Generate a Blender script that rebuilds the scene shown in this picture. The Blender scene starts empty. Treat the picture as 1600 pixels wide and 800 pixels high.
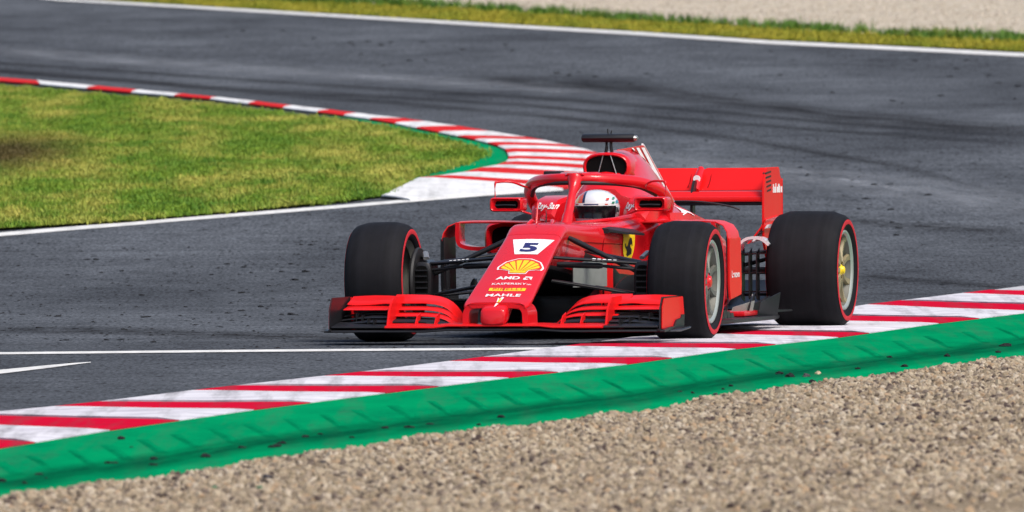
import bpy, bmesh, math, random
from mathutils import Vector, Matrix, noise
from mathutils.bvhtree import BVHTree
random.seed(5)
S = bpy.context.scene
COL = S.collection
R = math.radians
# ---------------------------------------------------------------- camera, sky, sun, exposure
CAM_H, CAM_D = 1.712, 85.24
cd = bpy.data.cameras.new('camera'); cam = bpy.data.objects.new('camera', cd); COL.objects.link(cam)
cd.sensor_width = 36.0; cd.lens = 23630.0 / 1600.0 * 36.0
cd.clip_start = 1.0; cd.clip_end = 6000.0
cam.location = (0, -CAM_D, CAM_H)
PITCH = math.atan((400 - 56) / 23630.0)
cam.rotation_euler = (Matrix.Rotation(R(90) - PITCH, 3, 'X') @ Matrix.Rotation(R(-0.4), 3, 'Z')).to_euler()
cd.dof.use_dof = True; cd.dof.focus_distance = 85.0; cd.dof.aperture_fstop = 13.0
S.camera = cam
SUN_EL, SUN_AZ = R(52), R(140)          # azimuth measured clockwise from +Y
w = bpy.data.worlds.new('World'); S.world = w; w.use_nodes = True
nt = w.node_tree; bg = nt.nodes['Background']
sky = nt.nodes.new('ShaderNodeTexSky'); sky.sky_type = 'NISHITA'; sky.sun_disc = False
sky.sun_elevation = SUN_EL; sky.sun_rotation = SUN_AZ
sky.air_density = 0.9; sky.dust_density = 3.5; sky.ozone_density = 1.0
nt.links.new(sky.outputs[0], bg.inputs[0]); bg.inputs[1].default_value = 0.14
ld = bpy.data.lights.new('sun', 'SUN'); ld.energy = 2.0; ld.angle = R(22); ld.color = (1.0, .95, .88)
sun = bpy.data.objects.new('sun', ld); COL.objects.link(sun)
dv = Vector((math.sin(SUN_AZ) * math.cos(SUN_EL), math.cos(SUN_AZ) * math.cos(SUN_EL), math.sin(SUN_EL)))
sun.rotation_euler = dv.to_track_quat('Z', 'Y').to_euler(); sun.location = (0, -20, 30)
vs = S.view_settings; vs.view_transform = 'Standard'; vs.look = 'None'; vs.exposure = 0.38; vs.gamma = 1.0
S.cycles.max_bounces = 6

# ---------------------------------------------------------------- helpers
def terr(y):
    t = max(0.0, y - 8.0); k = 12.0
    z = 0.018 * (t * t / (2 * k) if t < k else t - k / 2)
    return z

def link(o, parent=None):
    COL.objects.link(o)
    if parent: o.parent = parent
    return o

def tag(o, label=None, cat=None, group=None, kind=None):
    if label: o['label'] = label
    if cat: o['category'] = cat
    if group: o['group'] = group
    if kind: o['kind'] = kind
    return o

def finish(bm, name, m, parent=None, smooth=35, recalc=True):
    if recalc: bmesh.ops.recalc_face_normals(bm, faces=bm.faces[:])
    me = bpy.data.meshes.new(name); bm.to_mesh(me); bm.free()
    if smooth:
        me.polygons.foreach_set('use_smooth', [True] * len(me.polygons))
        me.set_sharp_from_angle(angle=R(smooth))
    for mm in (m if isinstance(m, (list, tuple)) else [m]): me.materials.append(mm)
    return link(bpy.data.objects.new(name, me), parent)

def empty(name, loc=(0, 0, 0), parent=None):
    o = bpy.data.objects.new(name, None); o.location = loc; o.empty_display_size = .2
    return link(o, parent)

def loft(bm, rings, cap0=True, cap1=True, closed=True, mi=0):
    vr = [[bm.verts.new(p) for p in r] for r in rings]
    n = len(vr[0])
    for a, b in zip(vr, vr[1:]):
        for i in range(n if closed else n - 1):
            j = (i + 1) % n
            try: bm.faces.new((a[i], a[j], b[j], b[i])).material_index = mi
            except ValueError: pass
    if closed and cap0: bm.faces.new(vr[0][::-1]).material_index = mi
    if closed and cap1: bm.faces.new(vr[-1]).material_index = mi
    return vr

def tube(bm, pts, rad, n=10, flat=1.0, up=(0, 0, 1), cap=True):
    pts = [Vector(p) for p in pts]
    if not isinstance(rad, (list, tuple)): rad = [rad] * len(pts)
    rings = []
    for i, p in enumerate(pts):
        d = (pts[min(i + 1, len(pts) - 1)] - pts[max(i - 1, 0)]).normalized()
        u = Vector(up); u = u - d * u.dot(d)
        if u.length < 1e-4: u = Vector((1, 0, 0)) - d * d.x
        u.normalize(); s = d.cross(u)
        rings.append([p + s * (math.cos(2 * math.pi * k / n) * rad[i]) + u * (math.sin(2 * math.pi * k / n) * rad[i] * flat) for k in range(n)])
    loft(bm, rings, cap, cap)

def box(bm, lo, hi, bev=0.0):
    lo, hi = Vector(lo), Vector(hi)
    r = bmesh.ops.create_cube(bm, size=1.0, matrix=Matrix.Translation((lo + hi) / 2) @ Matrix.Diagonal(list(hi - lo) + [1]))
    if bev:
        es = list({e for v in r['verts'] for e in v.link_edges})
        bmesh.ops.bevel(bm, geom=es, offset=bev, segments=2, affect='EDGES', profile=.6)

def plate(bm, outline, axis, t, at=0.0, bev=0.0):
    """extruded outline; axis is the thickness axis ('x','y','z'), outline in the other two."""
    def P(a, b, c):
        return {'x': (c, a, b), 'y': (a, c, b), 'z': (a, b, c)}[axis]
    lo = [bm.verts.new(P(a, b, at - t / 2)) for a, b in outline]
    hi = [bm.verts.new(P(a, b, at + t / 2)) for a, b in outline]
    n = len(lo)
    fs = [bm.faces.new(lo[::-1]), bm.faces.new(hi)]
    for i in range(n): bm.faces.new((lo[i], lo[(i + 1) % n], hi[(i + 1) % n], hi[i]))
    if bev:
        bmesh.ops.bevel(bm, geom=list({e for f in fs for e in f.edges}), offset=bev, segments=2, affect='EDGES')

def ribbon(bm, path, t, width_axis_vec):
    """a band of thickness t that follows path and is width_axis_vec wide"""
    wv = Vector(width_axis_vec); path = [Vector(p) for p in path]; rings = []
    for i, p in enumerate(path):
        d = (path[min(i + 1, len(path) - 1)] - path[max(i - 1, 0)]).normalized()
        nn = d.cross(wv).normalized() * t / 2
        rings.append([p - wv / 2 + nn, p + wv / 2 + nn, p + wv / 2 - nn, p - wv / 2 - nn])
    loft(bm, rings)

def lathe(bm, prof, n=64, axis='y', mi=None):
    """prof: list of (r, a); spun about the axis through the origin"""
    rings = []
    for r, a in prof:
        rings.append([(r * math.cos(2 * math.pi * k / n), a, r * math.sin(2 * math.pi * k / n)) for k in range(n)])
    return loft(bm, rings, False, False)

# ---------------------------------------------------------------- materials
def mat(name, base=(.5, .5, .5), rough=.5, metal=0.0, coat=0.0, spec=.5, noise_amt=0.0, nscale=20.0, bump=0.0, bscale=200.0, coords='Object'):
    m = bpy.data.materials.new(name); m.use_nodes = True
    n = m.node_tree; b = n.nodes['Principled BSDF']
    b.inputs['Base Color'].default_value = (*base, 1); b.inputs['Roughness'].default_value = rough
    b.inputs['Metallic'].default_value = metal; b.inputs['Coat Weight'].default_value = coat
    b.inputs['Coat Roughness'].default_value = .06
    b.inputs['Specular IOR Level'].default_value = spec
    tc = n.nodes.new('ShaderNodeTexCoord')
    if noise_amt:
        tx = n.nodes.new('ShaderNodeTexNoise'); tx.inputs['Scale'].default_value = nscale; tx.inputs['Detail'].default_value = 5
        n.links.new(tc.outputs[coords], tx.inputs['Vector'])
        mr = n.nodes.new('ShaderNodeMapRange'); mr.inputs[3].default_value = 1 - noise_amt; mr.inputs[4].default_value = 1 + noise_amt
        n.links.new(tx.outputs[0], mr.inputs[0])
        mx = n.nodes.new('ShaderNodeMix'); mx.data_type = 'RGBA'; mx.blend_type = 'MULTIPLY'; mx.inputs[0].default_value = 1
        mx.inputs[6].default_value = (*base, 1); n.links.new(mr.outputs[0], mx.inputs[7]); n.links.new(mx.outputs[2], b.inputs['Base Color'])
        m2 = n.nodes.new('ShaderNodeMapRange'); m2.inputs[3].default_value = max(.02, rough - .08); m2.inputs[4].default_value = rough + .1
        n.links.new(tx.outputs[0], m2.inputs[0]); n.links.new(m2.outputs[0], b.inputs['Roughness'])
    if bump:
        t2 = n.nodes.new('ShaderNodeTexNoise'); t2.inputs['Scale'].default_value = bscale; t2.inputs['Detail'].default_value = 4
        n.links.new(tc.outputs[coords], t2.inputs['Vector'])
        bp = n.nodes.new('ShaderNodeBump'); bp.inputs['Strength'].default_value = bump; bp.inputs['Distance'].default_value = .01
        n.links.new(t2.outputs[0], bp.inputs['Height']); n.links.new(bp.outputs[0], b.inputs['Normal'])
    return m

class NT:
    """small node-building helper"""
    def __init__(s, m): s.t = m.node_tree; s.b = s.t.nodes['Principled BSDF']
    def n(s, typ, **kw):
        nd = s.t.nodes.new(typ)
        for k, v in kw.items(): setattr(nd, k, v)
        return nd
    def l(s, a, b): s.t.links.new(a, b)
    def noise(s, scale, vec, detail=4, rough=.55, mapscale=None):
        tx = s.n('ShaderNodeTexNoise'); tx.inputs['Scale'].default_value = scale; tx.inputs['Detail'].default_value = detail; tx.inputs['Roughness'].default_value = rough
        if mapscale:
            mp = s.n('ShaderNodeMapping'); mp.inputs['Scale'].default_value = mapscale; s.l(vec, mp.inputs[0]); vec = mp.outputs[0]
        s.l(vec, tx.inputs['Vector']); return tx.outputs[0]
    def ramp(s, v, stops):
        r = s.n('ShaderNodeValToRGB'); e = r.color_ramp.elements
        while len(e) < len(stops): e.new(.5)
        for k, (p, c) in enumerate(stops): e[k].position = p; e[k].color = (*c, 1) if len(c) == 3 else c
        s.l(v, r.inputs[0]); return r.outputs[0]
    def mix(s, f, a, b, mode='MIX'):
        mx = s.n('ShaderNodeMix', data_type='RGBA', blend_type=mode)
        for sock, v in ((mx.inputs[0], f), (mx.inputs[6], a), (mx.inputs[7], b)):
            if hasattr(v, 'links'): s.l(v, sock)
            else: sock.default_value = v if not isinstance(v, tuple) or len(v) == 4 else (*v, 1)
        return mx.outputs[2]
    def rng(s, v, a, b, c, d):
        m = s.n('ShaderNodeMapRange'); s.l(v, m.inputs[0])
        for k, x in enumerate((a, b, c, d)): m.inputs[k + 1].default_value = x
        return m.outputs[0]

M = {}
M['red'] = mat('red_paint', (.64, .007, .014), .28, coat=.5, spec=.2, noise_amt=.06, nscale=3)
M['red2'] = mat('red_wing_paint', (.70, .009, .010), .36, coat=.15, spec=.16, noise_amt=.08, nscale=6)
M['carbon'] = mat('black_carbon', (.010, .010, .012), .42, coat=.08, spec=.35, noise_amt=.25, nscale=9)
M['black'] = mat('matt_black', (.010, .010, .011), .6)
M['void'] = mat('inlet_black', (.004, .004, .004), .9, spec=.1)
M['white'] = mat('white_paint', (.80, .80, .80), .45, spec=.15)
M['navy'] = mat('navy_print', (.02, .02, .12), .4)
M['yellow'] = mat('yellow_print', (.85, .58, .01), .4)
M['redprint'] = mat('red_print', (.65, .03, .01), .4)
M['greenprint'] = mat('green_print', (.02, .25, .14), .4)
M['grey'] = mat('grey_metal', (.35, .36, .36), .35, metal=.7)
M['rim'] = mat('rim_metal', (.15, .15, .13), .45, metal=.15, noise_amt=.15, nscale=12)
M['rim_tan'] = mat('rim_tan_metal', (.26, .215, .125), .45, metal=.15, noise_amt=.15, nscale=12)
M['lip'] = mat('rim_lip_metal', (.36, .39, .36), .3, metal=.3)
M['spoke'] = mat('spoke_metal', (.12, .12, .105), .45, metal=.15)
M['silver'] = mat('silver_highlight', (.62, .62, .64), .25, coat=.5)  # pale colour that paints a bright highlight at the rear arm
M['vane_sheen'] = mat('vane_sheen_grey', (.20, .215, .20), .5, noise_amt=.3, nscale=14)  # grey stands in for sky reflected by black carbon vanes
M['seam'] = mat('seam_shadow_gap', (.16, .004, .006), .7, spec=.1)
M['suit'] = mat('red_overalls', (.45, .02, .02), .8, noise_amt=.15, nscale=15)
M['glovefabric'] = mat('black_glove', (.02, .02, .02), .8)
M['visor'] = mat('dark_visor', (.006, .006, .010), .18, spec=.35)
M['mirror'] = mat('mirror_glass', (.6, .6, .6), .05, metal=1)
M['glass_dark'] = mat('camera_lens', (.01, .01, .015), .1, coat=1)
m = M['tyre'] = mat('tyre_rubber', (.008, .008, .010), .7, spec=.12, bump=.15, bscale=500)
h = NT(m); tc = h.n('ShaderNodeTexCoord')
sp = h.n('ShaderNodeSeparateXYZ'); h.l(tc.outputs['Object'], sp.inputs[0])
cv = h.n('ShaderNodeCombineXYZ'); h.l(sp.outputs[1], cv.inputs[0])
nz = h.noise(22, cv.outputs[0], 3); n2 = h.noise(14, tc.outputs['Object'], 5)
c = h.mix(h.rng(nz, .35, .65, 0, 1), (.007, .007, .0085), (.0125, .0125, .0155))
h.l(h.mix(h.rng(n2, .35, .7, 0, .25), c, (.020, .020, .023)), h.b.inputs['Base Color'])
m = M['band'] = mat('tyre_red_band', (.50, .03, .04), .7, spec=.1, noise_amt=.15, nscale=14)
M['rubber'] = mat('rubber_crumb', (.012, .012, .013), .85, spec=.2)

# helmet: white shell with tricolour band on its right side and printed sponsor bands
m = M['helmet'] = mat('helmet_shell', (.75, .78, .82), .2, coat=1)
h = NT(m); tc = h.n('ShaderNodeTexCoord'); sp = h.n('ShaderNodeSeparateXYZ'); h.l(tc.outputs['Object'], sp.inputs[0])
st = h.ramp(h.rng(sp.outputs[1], -.14, .14, 0, 1), [(0, (.75, .76, .78)), (.07, (.9, .62, .03)), (.19, (.78, .10, .02)), (.29, (.02, .03, .09)), (.35, (.72, .77, .84)), (.88, (.8, .83, .87)), (.92, (.02, .25, .3)), (1, (.5, .5, .55))])
for e in st.node.color_ramp.elements: pass
st.node.color_ramp.interpolation = 'CONSTANT'
zz = h.rng(sp.outputs[2], .028, .030, 0, 1)
h.l(h.mix(zz, (.74, .77, .80), st), h.b.inputs['Base Color'])

# asphalt
m = M['asphalt'] = mat('asphalt', (.06, .06, .065), .95, spec=0.0)
h = NT(m); tc = h.n('ShaderNodeTexCoord'); V = tc.outputs['Object']
big = h.noise(1, V, 4, .6, (.45, .10, 1)); mid = h.noise(1, V, 6, .7, (3.0, .9, 1)); fine = h.noise(1, V, 3, .75, (42, 4.5, 1)); speck = h.noise(1, V, 2, .5, (17, 2.6, 1)); streak = h.noise(1, V, 4, .6, (.5, 1.6, 1))
c = h.ramp(big, [(.32, (.052, .058, .067)), (.68, (.104, .115, .130))])
c = h.mix(1.0, c, h.ramp(mid, [(.28, (.80, .80, .80)), (.75, (1.18, 1.18, 1.18))]), 'MULTIPLY')
c = h.mix(1.0, c, h.ramp(streak, [(.3, (.84, .84, .85)), (.7, (1.12, 1.12, 1.12))]), 'MULTIPLY')
c = h.mix(1.0, c, h.ramp(fine, [(.3, (.50, .50, .50)), (.7, (1.5, 1.5, 1.5))]), 'MULTIPLY')
c = h.mix(1.0, c, h.ramp(speck, [(.30, (.45, .45, .45)), (.36, (1, 1, 1))]), 'MULTIPLY')
h.l(c, h.b.inputs['Base Color'])
bp = h.n('ShaderNodeBump'); bp.inputs['Strength'].default_value = .35; bp.inputs['Distance'].default_value = .01
h.l(h.noise(60, V, 3), bp.inputs['Height']); h.l(bp.outputs[0], h.b.inputs['Normal'])

# rubber laid down by tyres: dark film that thins out to nothing at its edges (UV: u along, v across)
m = M['skid'] = mat('tyre_rubber_film', (.02, .02, .022), .8, spec=0.0)
h = NT(m); uv = h.n('ShaderNodeUVMap'); sp = h.n('ShaderNodeSeparateXYZ'); h.l(uv.outputs[0], sp.inputs[0])
tc = h.n('ShaderNodeTexCoord')
e1 = h.rng(sp.outputs[1], 0, .45, 0, 1); e2 = h.rng(sp.outputs[1], .55, 1, 1, 0)
ml = h.n('ShaderNodeMath', operation='MULTIPLY'); h.l(e1, ml.inputs[0]); h.l(e2, ml.inputs[1])
f1 = h.rng(sp.outputs[0], 0, .12, 0, 1); f2 = h.rng(sp.outputs[0], .88, 1, 1, 0)
m2 = h.n('ShaderNodeMath', operation='MULTIPLY'); h.l(f1, m2.inputs[0]); h.l(f2, m2.inputs[1])
m3 = h.n('ShaderNodeMath', operation='MULTIPLY'); h.l(ml.outputs[0], m3.inputs[0]); h.l(m2.outputs[0], m3.inputs[1])
mp = h.n('ShaderNodeMapping'); mp.inputs['Scale'].default_value = (14, 7, 1); h.l(uv.outputs[0], mp.inputs[0])
nn = h.noise(1, mp.outputs[0], 5, .65)
m4 = h.n('ShaderNodeMath', operation='MULTIPLY'); h.l(m3.outputs[0], m4.inputs[0]); h.l(h.rng(nn, .3, .7, .0, .62), m4.inputs[1])
h.l(m4.outputs[0], h.b.inputs['Alpha'])

def worn(name, base, dirt, amt, ms=(8, 1.2, 1), fine=(60, 6, 1), rough=.8, spec=0.0, streak=0):
    m = mat(name, base, rough, spec=spec); h = NT(m); tc = h.n('ShaderNodeTexCoord'); V = tc.outputs['Object']
    a = h.noise(1, V, 5, .65, ms); b = h.noise(1, V, 3, .7, fine)
    f = h.n('ShaderNodeMath', operation='MULTIPLY'); h.l(h.rng(a, .38, .72, 0, 1), f.inputs[0]); h.l(h.rng(b, .3, .7, .4, 1), f.inputs[1])
    f2 = h.n('ShaderNodeMath', operation='MULTIPLY'); f2.inputs[1].default_value = amt; h.l(f.outputs[0], f2.inputs[0])
    cc = h.mix(f2.outputs[0], base, dirt)
    if streak:
        sn = h.noise(1, V, 4, .6, (7, .22, 1)); fn = h.noise(1, V, 3, .7, (20, 3, 1))
        k = h.n('ShaderNodeMath', operation='MULTIPLY'); h.l(h.rng(sn, .48, .70, 0, streak), k.inputs[0]); h.l(h.rng(fn, .3, .7, .3, 1), k.inputs[1])
        cc = h.mix(k.outputs[0], cc, (.07, .068, .075))
    h.l(cc, h.b.inputs['Base Color'])
    bp = h.n('ShaderNodeBump'); bp.inputs['Strength'].default_value = .3; bp.inputs['Distance'].default_value = .004
    h.l(b, bp.inputs['Height']); h.l(bp.outputs[0], h.b.inputs['Normal'])
    return m
M['line'] = worn('line_paint', (.68, .68, .66), (.25, .25, .25), .6)
M['edgeline'] = worn('edge_line_paint', (.50, .50, .52), (.20, .20, .21), .9)
M['kerb_white'] = worn('kerb_white_paint', (.66, .65, .68), (.30, .28, .34), 1.0, (.8, 4.5, 1), (6, 9, 1), streak=.75)
M['kerb_red'] = worn('kerb_red_paint', (.56, .005, .032), (.25, .015, .03), .7, (.8, 4.5, 1), (6, 9, 1), streak=.6)
M['far_white'] = worn('far_kerb_white_paint', (.74, .74, .74), (.40, .42, .42), .8, (4, 1.5, 1), streak=.4)
M['far_red'] = worn('far_kerb_red_paint', (.58, .025, .03), (.35, .05, .05), .6, (4, 1.5, 1))
M['kerb_base'] = mat('kerb_concrete', (.16, .16, .16), .9, spec=.1)
M['green'] = worn('green_verge_paint', (.001, .265, .098), (.001, .15, .066), 1.0, (2.2, .5, 1), (40, 5, 1), streak=.35)
M['green_ridge'] = worn('green_ridge_shade', (.001, .225, .086), (.001, .14, .062), .8, (6, 2, 1), (40, 8, 1))  # verge green darkened to paint in the ridges' shading, plus random wear
M['ground'] = mat('dry_earth', (.16, .13, .09), .95, spec=.1, noise_amt=.3, nscale=.6)

def ground_cover(name, cols, rough=.95):
    m = mat(name, cols[0], rough, spec=0.0); h = NT(m); tc = h.n('ShaderNodeTexCoord')
    a = h.noise(1, tc.outputs['Object'], 6, .7, (2.5, .8, 1)); b = h.noise(1, tc.outputs['Object'], 3, .7, (40, 20, 20))
    c = h.ramp(a, [(.3, cols[0]), (.5, cols[1]), (.7, cols[2])])
    c = h.mix(1.0, c, h.ramp(b, [(.25, (.6, .6, .6)), (.75, (1.35, 1.35, 1.35))]), 'MULTIPLY')
    h.l(c, h.b.inputs['Base Color'])
    bp = h.n('ShaderNodeBump'); bp.inputs['Strength'].default_value = .6; bp.inputs['Distance'].default_value = .02
    h.l(b, bp.inputs['Height']); h.l(bp.outputs[0], h.b.inputs['Normal'])
    return m
M['turf'] = ground_cover('turf_soil', [(.05, .075, .015), (.085, .11, .02), (.12, .11, .03)])
M['gravel'] = ground_cover('gravel_bed', [(.17, .13, .088), (.25, .20, .14), (.32, .265, .19)])
M['gravel_far'] = ground_cover('far_gravel_bed', [(.36, .31, .24), (.45, .395, .31), (.50, .445, .36)])

def blade_mat(name, g1, g2, dry, dryband=(.5, .72), patch=None, nsc=(1.6, .30, 1)):
    m = mat(name, g1, .6, spec=.2); h = NT(m); oi = h.n('ShaderNodeObjectInfo')
    a = h.noise(1, oi.outputs['Location'], 5, .7, nsc)
    cl = h.noise(1, oi.outputs['Location'], 3, .6, (5, 1.1, 1)); c = h.mix(h.rng(cl, .35, .65, 0, 1), g1, g2); c = h.mix(.35, c, h.mix(oi.outputs['Random'], g1, g2))
    c = h.mix(h.rng(a, dryband[0], dryband[1], 0, 1), c, dry)
    if patch:
        sub = h.n('ShaderNodeVectorMath', operation='SUBTRACT'); sub.inputs[1].default_value = patch[0]; h.l(oi.outputs['Location'], sub.inputs[0])
        dvd = h.n('ShaderNodeVectorMath', operation='DIVIDE'); dvd.inputs[1].default_value = patch[1]; h.l(sub.outputs[0], dvd.inputs[0])
        ln = h.n('ShaderNodeVectorMath', operation='LENGTH'); h.l(dvd.outputs[0], ln.inputs[0])
        c = h.mix(h.rng(ln.outputs['Value'], .25, 1, .9, 0), c, patch[2])
    h.l(c, h.b.inputs['Base Color'])
    h.b.inputs['Subsurface Weight'].default_value = 0
    return m
M['blade'] = blade_mat('grass_blades', (.050, .150, .012), (.205, .31, .026), (.44, .40, .08), (.45, .66), ((-4.6, 50, .66), (1.0, 9, 3), (.075, .045, .018)))
M['blade_far'] = blade_mat('verge_grass_blades', (.14, .19, .015), (.27, .27, .02), (.35, .30, .03), (.4, .6))
M['tuft_far'] = blade_mat('verge_tuft_blades', (.05, .13, .015), (.10, .19, .02), (.2, .2, .03), (.55, .75))

def stone_mat(name, stops):
    m = mat(name, (.3, .26, .2), .9, spec=.15); h = NT(m); oi = h.n('ShaderNodeObjectInfo')
    c = h.ramp(oi.outputs['Random'], stops); st = c.node; st.color_ramp.interpolation = 'CONSTANT'
    h.l(c, h.b.inputs['Base Color']); return m
M['stone'] = stone_mat('gravel_stones', [(0, (.33, .265, .185)), (.2, (.25, .20, .135)), (.36, (.39, .325, .235)), (.52, (.29, .235, .175)), (.64, (.185, .145, .105)), (.73, (.34, .245, .155)), (.80, (.14, .11, .09)), (.86, (.44, .375, .29)), (.945, (.07, .05, .045))])
M['stone_far'] = stone_mat('far_gravel_stones', [(0, (.48, .42, .34)), (.3, (.38, .33, .26)), (.55, (.54, .48, .40)), (.8, (.43, .38, .32)), (.95, (.28, .24, .19))])
M['stone_dark'] = mat('dark_stone', (.05, .045, .05), .9, noise_amt=.2)
M['stone_green'] = mat('green_stained_stone', (.01, .13, .06), .8)
M['stone_pale'] = mat('pale_stone', (.5, .38, .26), .9, noise_amt=.2)
NEAR_KERB = [((-3.756,-21.96),(-2.694,-26.45),'r'),((-3.557,-21.11),(-2.484,-24.89),'w'),((-3.271,-19.87),(-2.262,-23.26),'r'),((-3.046,-18.9),(-2.016,-21.47),'w'),((-2.715,-17.47),(-1.751,-19.57),'r'),((-2.491,-16.51),(-1.486,-17.96),'w'),((-2.13,-15.01),(-1.184,-16.13),'r'),((-1.945,-14.18),(-0.943,-14.85),'w'),((-1.548,-12.0),(-0.609,-13.08),'r'),((-1.363,-11.1),(-0.362,-11.79),'w'),((-0.951,-9.1),(-0.02,-10.02),'r'),((-0.77,-8.22),(0.229,-8.84),'w'),((-0.334,-5.86),(0.591,-7.13),'r'),((-0.161,-4.89),(0.838,-5.68),'w'),((0.283,-2.2),(1.207,-3.51),'r'),((0.443,-1.24),(1.441,-2.4),'w'),((0.896,1.45),(1.824,-0.6),'r'),((1.014,2.17),(2.023,0.56),'w'),((1.539,5.36),(2.497,3.3),'r'),((1.736,6.65),(2.777,4.72),'w'),((2.229,9.75),(3.194,6.84),'r'),((2.467,10.87),(3.533,8.61),'w'),((2.924,12.82),(3.928,10.48),'r'),((3.124,13.61),(4.228,11.78),'w')]
KERB_EDGE = [(-2.505,-16.57),(-2.353,-15.91),(-2.091,-14.85),(-1.824,-13.62),(-1.554,-12.03),(-1.268,-10.64),(-0.661,-7.69),(-0.004,-4.01),(0.35,-1.78),(0.722,0.39),(1.53,5.3),(2.207,9.64),(3.378,14.58),(3.97,16.74)]
GREEN_IN = [(-2.262,-23.26),(-2.136,-22.33),(-1.751,-19.57),(-1.184,-16.13),(-0.609,-13.08),(-0.02,-10.02),(0.591,-7.13),(1.207,-3.51),(1.824,-0.6),(2.497,3.3),(3.099,6.35),(3.68,9.33)]
GRAVEL_EDGE = [(-2.047,-30.45),(-1.891,-29.58),(-1.474,-27.43),(-1.035,-24.47),(-0.539,-22.2),(-0.005,-19.75),(0.572,-17.11),(1.219,-12.96),(1.914,-9.73),(2.673,-6.2),(3.163,-3.91)]
FAR_KERB = [((-6.134,83.7),(-6.223,86.15)),((-5.159,80.36),(-5.28,82.9)),((-4.579,77.91),(-4.488,79.65)),((-4.044,75.84),(-3.997,77.56)),((-3.546,73.99),(-3.467,75.35)),((-3.136,72.36),(-3.045,73.53)),((-2.696,70.01),(-2.608,71.45)),((-2.312,68.03),(-2.215,69.43)),((-1.943,66.11),(-1.799,67.46)),((-1.657,64.52),(-1.512,65.84)),((-1.389,62.97),(-0.996,63.25)),((-1.124,61.06),(-0.789,62.13)),((-0.909,59.21),(-0.453,60.09)),((-0.686,57.4),(-0.143,57.99)),((-0.5,55.89),(0.216,55.45)),((-0.336,54.53),(0.373,54.22)),((-0.216,53.33),(0.521,52.78)),((-0.121,52.15),(0.655,51.6)),((-0.057,51.0),(0.752,50.34)),((-0.034,49.66),(0.829,48.88)),((-0.022,48.46),(0.881,47.36)),((-0.028,47.39),(0.907,46.19)),((-0.05,46.55),(0.916,45.15)),((-0.133,45.53),(0.912,43.83)),((-0.259,44.74),(0.881,42.63)),((-0.403,43.36),(0.78,41.09)),((-0.616,42.33),(0.612,39.7)),((-0.775,41.78),(0.424,38.9)),((-1.048,36.52),(-0.817,35.93))]
TONGUE = [(-6.532,82.9),(-6.025,80.7),(-5.068,77.44),(-4.498,75.04),(-3.973,73.02),(-3.484,71.21),(-3.082,69.6),(-2.649,67.31),(-2.272,65.37),(-1.908,63.35),(-1.626,61.66),(-1.363,60.15),(-1.104,58.41),(-0.893,56.73),(-0.644,54.71),(-0.461,53.0),(-0.31,50.89),(-0.24,49.97),(-0.232,48.95),(-0.347,46.84),(-0.545,44.81),(-0.815,42.08),(-0.939,39.99),(-1.001,37.05),(-1.325,35.44),(-2.004,33.27),(-2.94,30.6),(-3.86,28.82),(-4.397,27.7)]
FAR_GREEN = [(-1.908,65.82),(-1.388,62.83),(-1.123,60.93),(-0.908,59.08),(-0.686,57.28),(-0.5,55.77),(-0.335,54.42),(-0.216,53.21),(-0.121,52.04),(-0.063,50.89),(-0.039,49.66),(-0.028,48.46),(-0.034,47.39),(-0.056,46.55),(-0.139,45.53),(-0.264,44.74),(-0.409,43.36),(-0.622,42.33),(-0.855,41.7),(-0.969,42.51),(-0.605,45.86),(-0.39,48.34),(-0.368,50.98),(-0.585,54.72),(-0.963,58.22),(-1.496,63.0)]
LINE_TONGUE = [((-4.107,27.64),(-4.074,26.72)),((-3.844,28.33),(-3.814,27.44)),((-3.399,29.55),(-3.373,28.66)),((-2.942,30.71),(-2.921,29.84)),((-2.478,31.98),(-2.46,31.12)),((-2.002,33.19),(-1.988,32.34)),((-1.517,34.42),(-1.506,33.59)),((-1.021,35.77),(-1.015,34.96)),((-0.718,36.57),(-0.714,35.78)),((-0.205,37.87),(-0.204,37.11)),((0.425,39.18),(0.422,38.44))]
LINE_CROSS = [((-3.009,-2.67),(-2.989,-3.24)),((-2.801,-2.64),(-2.781,-3.21)),((-1.406,-2.43),(-1.396,-3.01)),((0.172,-2.37),(0.171,-2.95)),((0.558,-2.33),(0.554,-2.91))]
LINE_SHORT = [((-2.869,-8.32),(-2.827,-9.47)),((-2.652,-7.04),(-2.62,-7.98)),((-2.449,-6.1),(-2.428,-6.79)),((-2.33,-5.58),(-2.318,-6.01)),((-2.231,-5.28),(-2.226,-5.44))]
LINE_FAR = [((-7.168,144.58),(-7.109,142.68)),((-6.819,142.64),(-6.758,140.59)),((-5.136,136.55),(-5.087,134.43)),((-3.632,130.81),(-3.596,128.63)),((-1.744,123.58),(-1.726,121.39)),((0.022,116.83),(0.021,114.63)),((1.679,110.72),(1.659,108.52)),((3.224,104.1),(3.186,101.92)),((4.71,99.56),(4.653,97.35)),((6.112,94.83),(6.037,92.62)),((6.785,92.49),(6.698,90.22))]
LINE_KERB = [((-2.507,-16.51),(-2.478,-17.32)),((-2.355,-15.85),(-2.327,-16.67)),((-2.092,-14.78),(-2.067,-15.63)),((-1.825,-13.56),(-1.803,-14.44)),((-1.555,-11.96),(-1.536,-12.88)),((-1.269,-10.57),(-1.253,-11.52)),((-0.661,-7.62),(-0.653,-8.64)),((-0.004,-3.93),(-0.004,-5.06)),((0.35,-1.7),(0.345,-2.89)),((0.722,0.48),(0.712,-0.77)),((1.532,5.4),(1.508,4.0)),((2.209,9.74),(2.176,8.32)),((3.381,14.66),(3.343,13.53)),((3.973,16.81),(3.932,15.77))]
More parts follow.
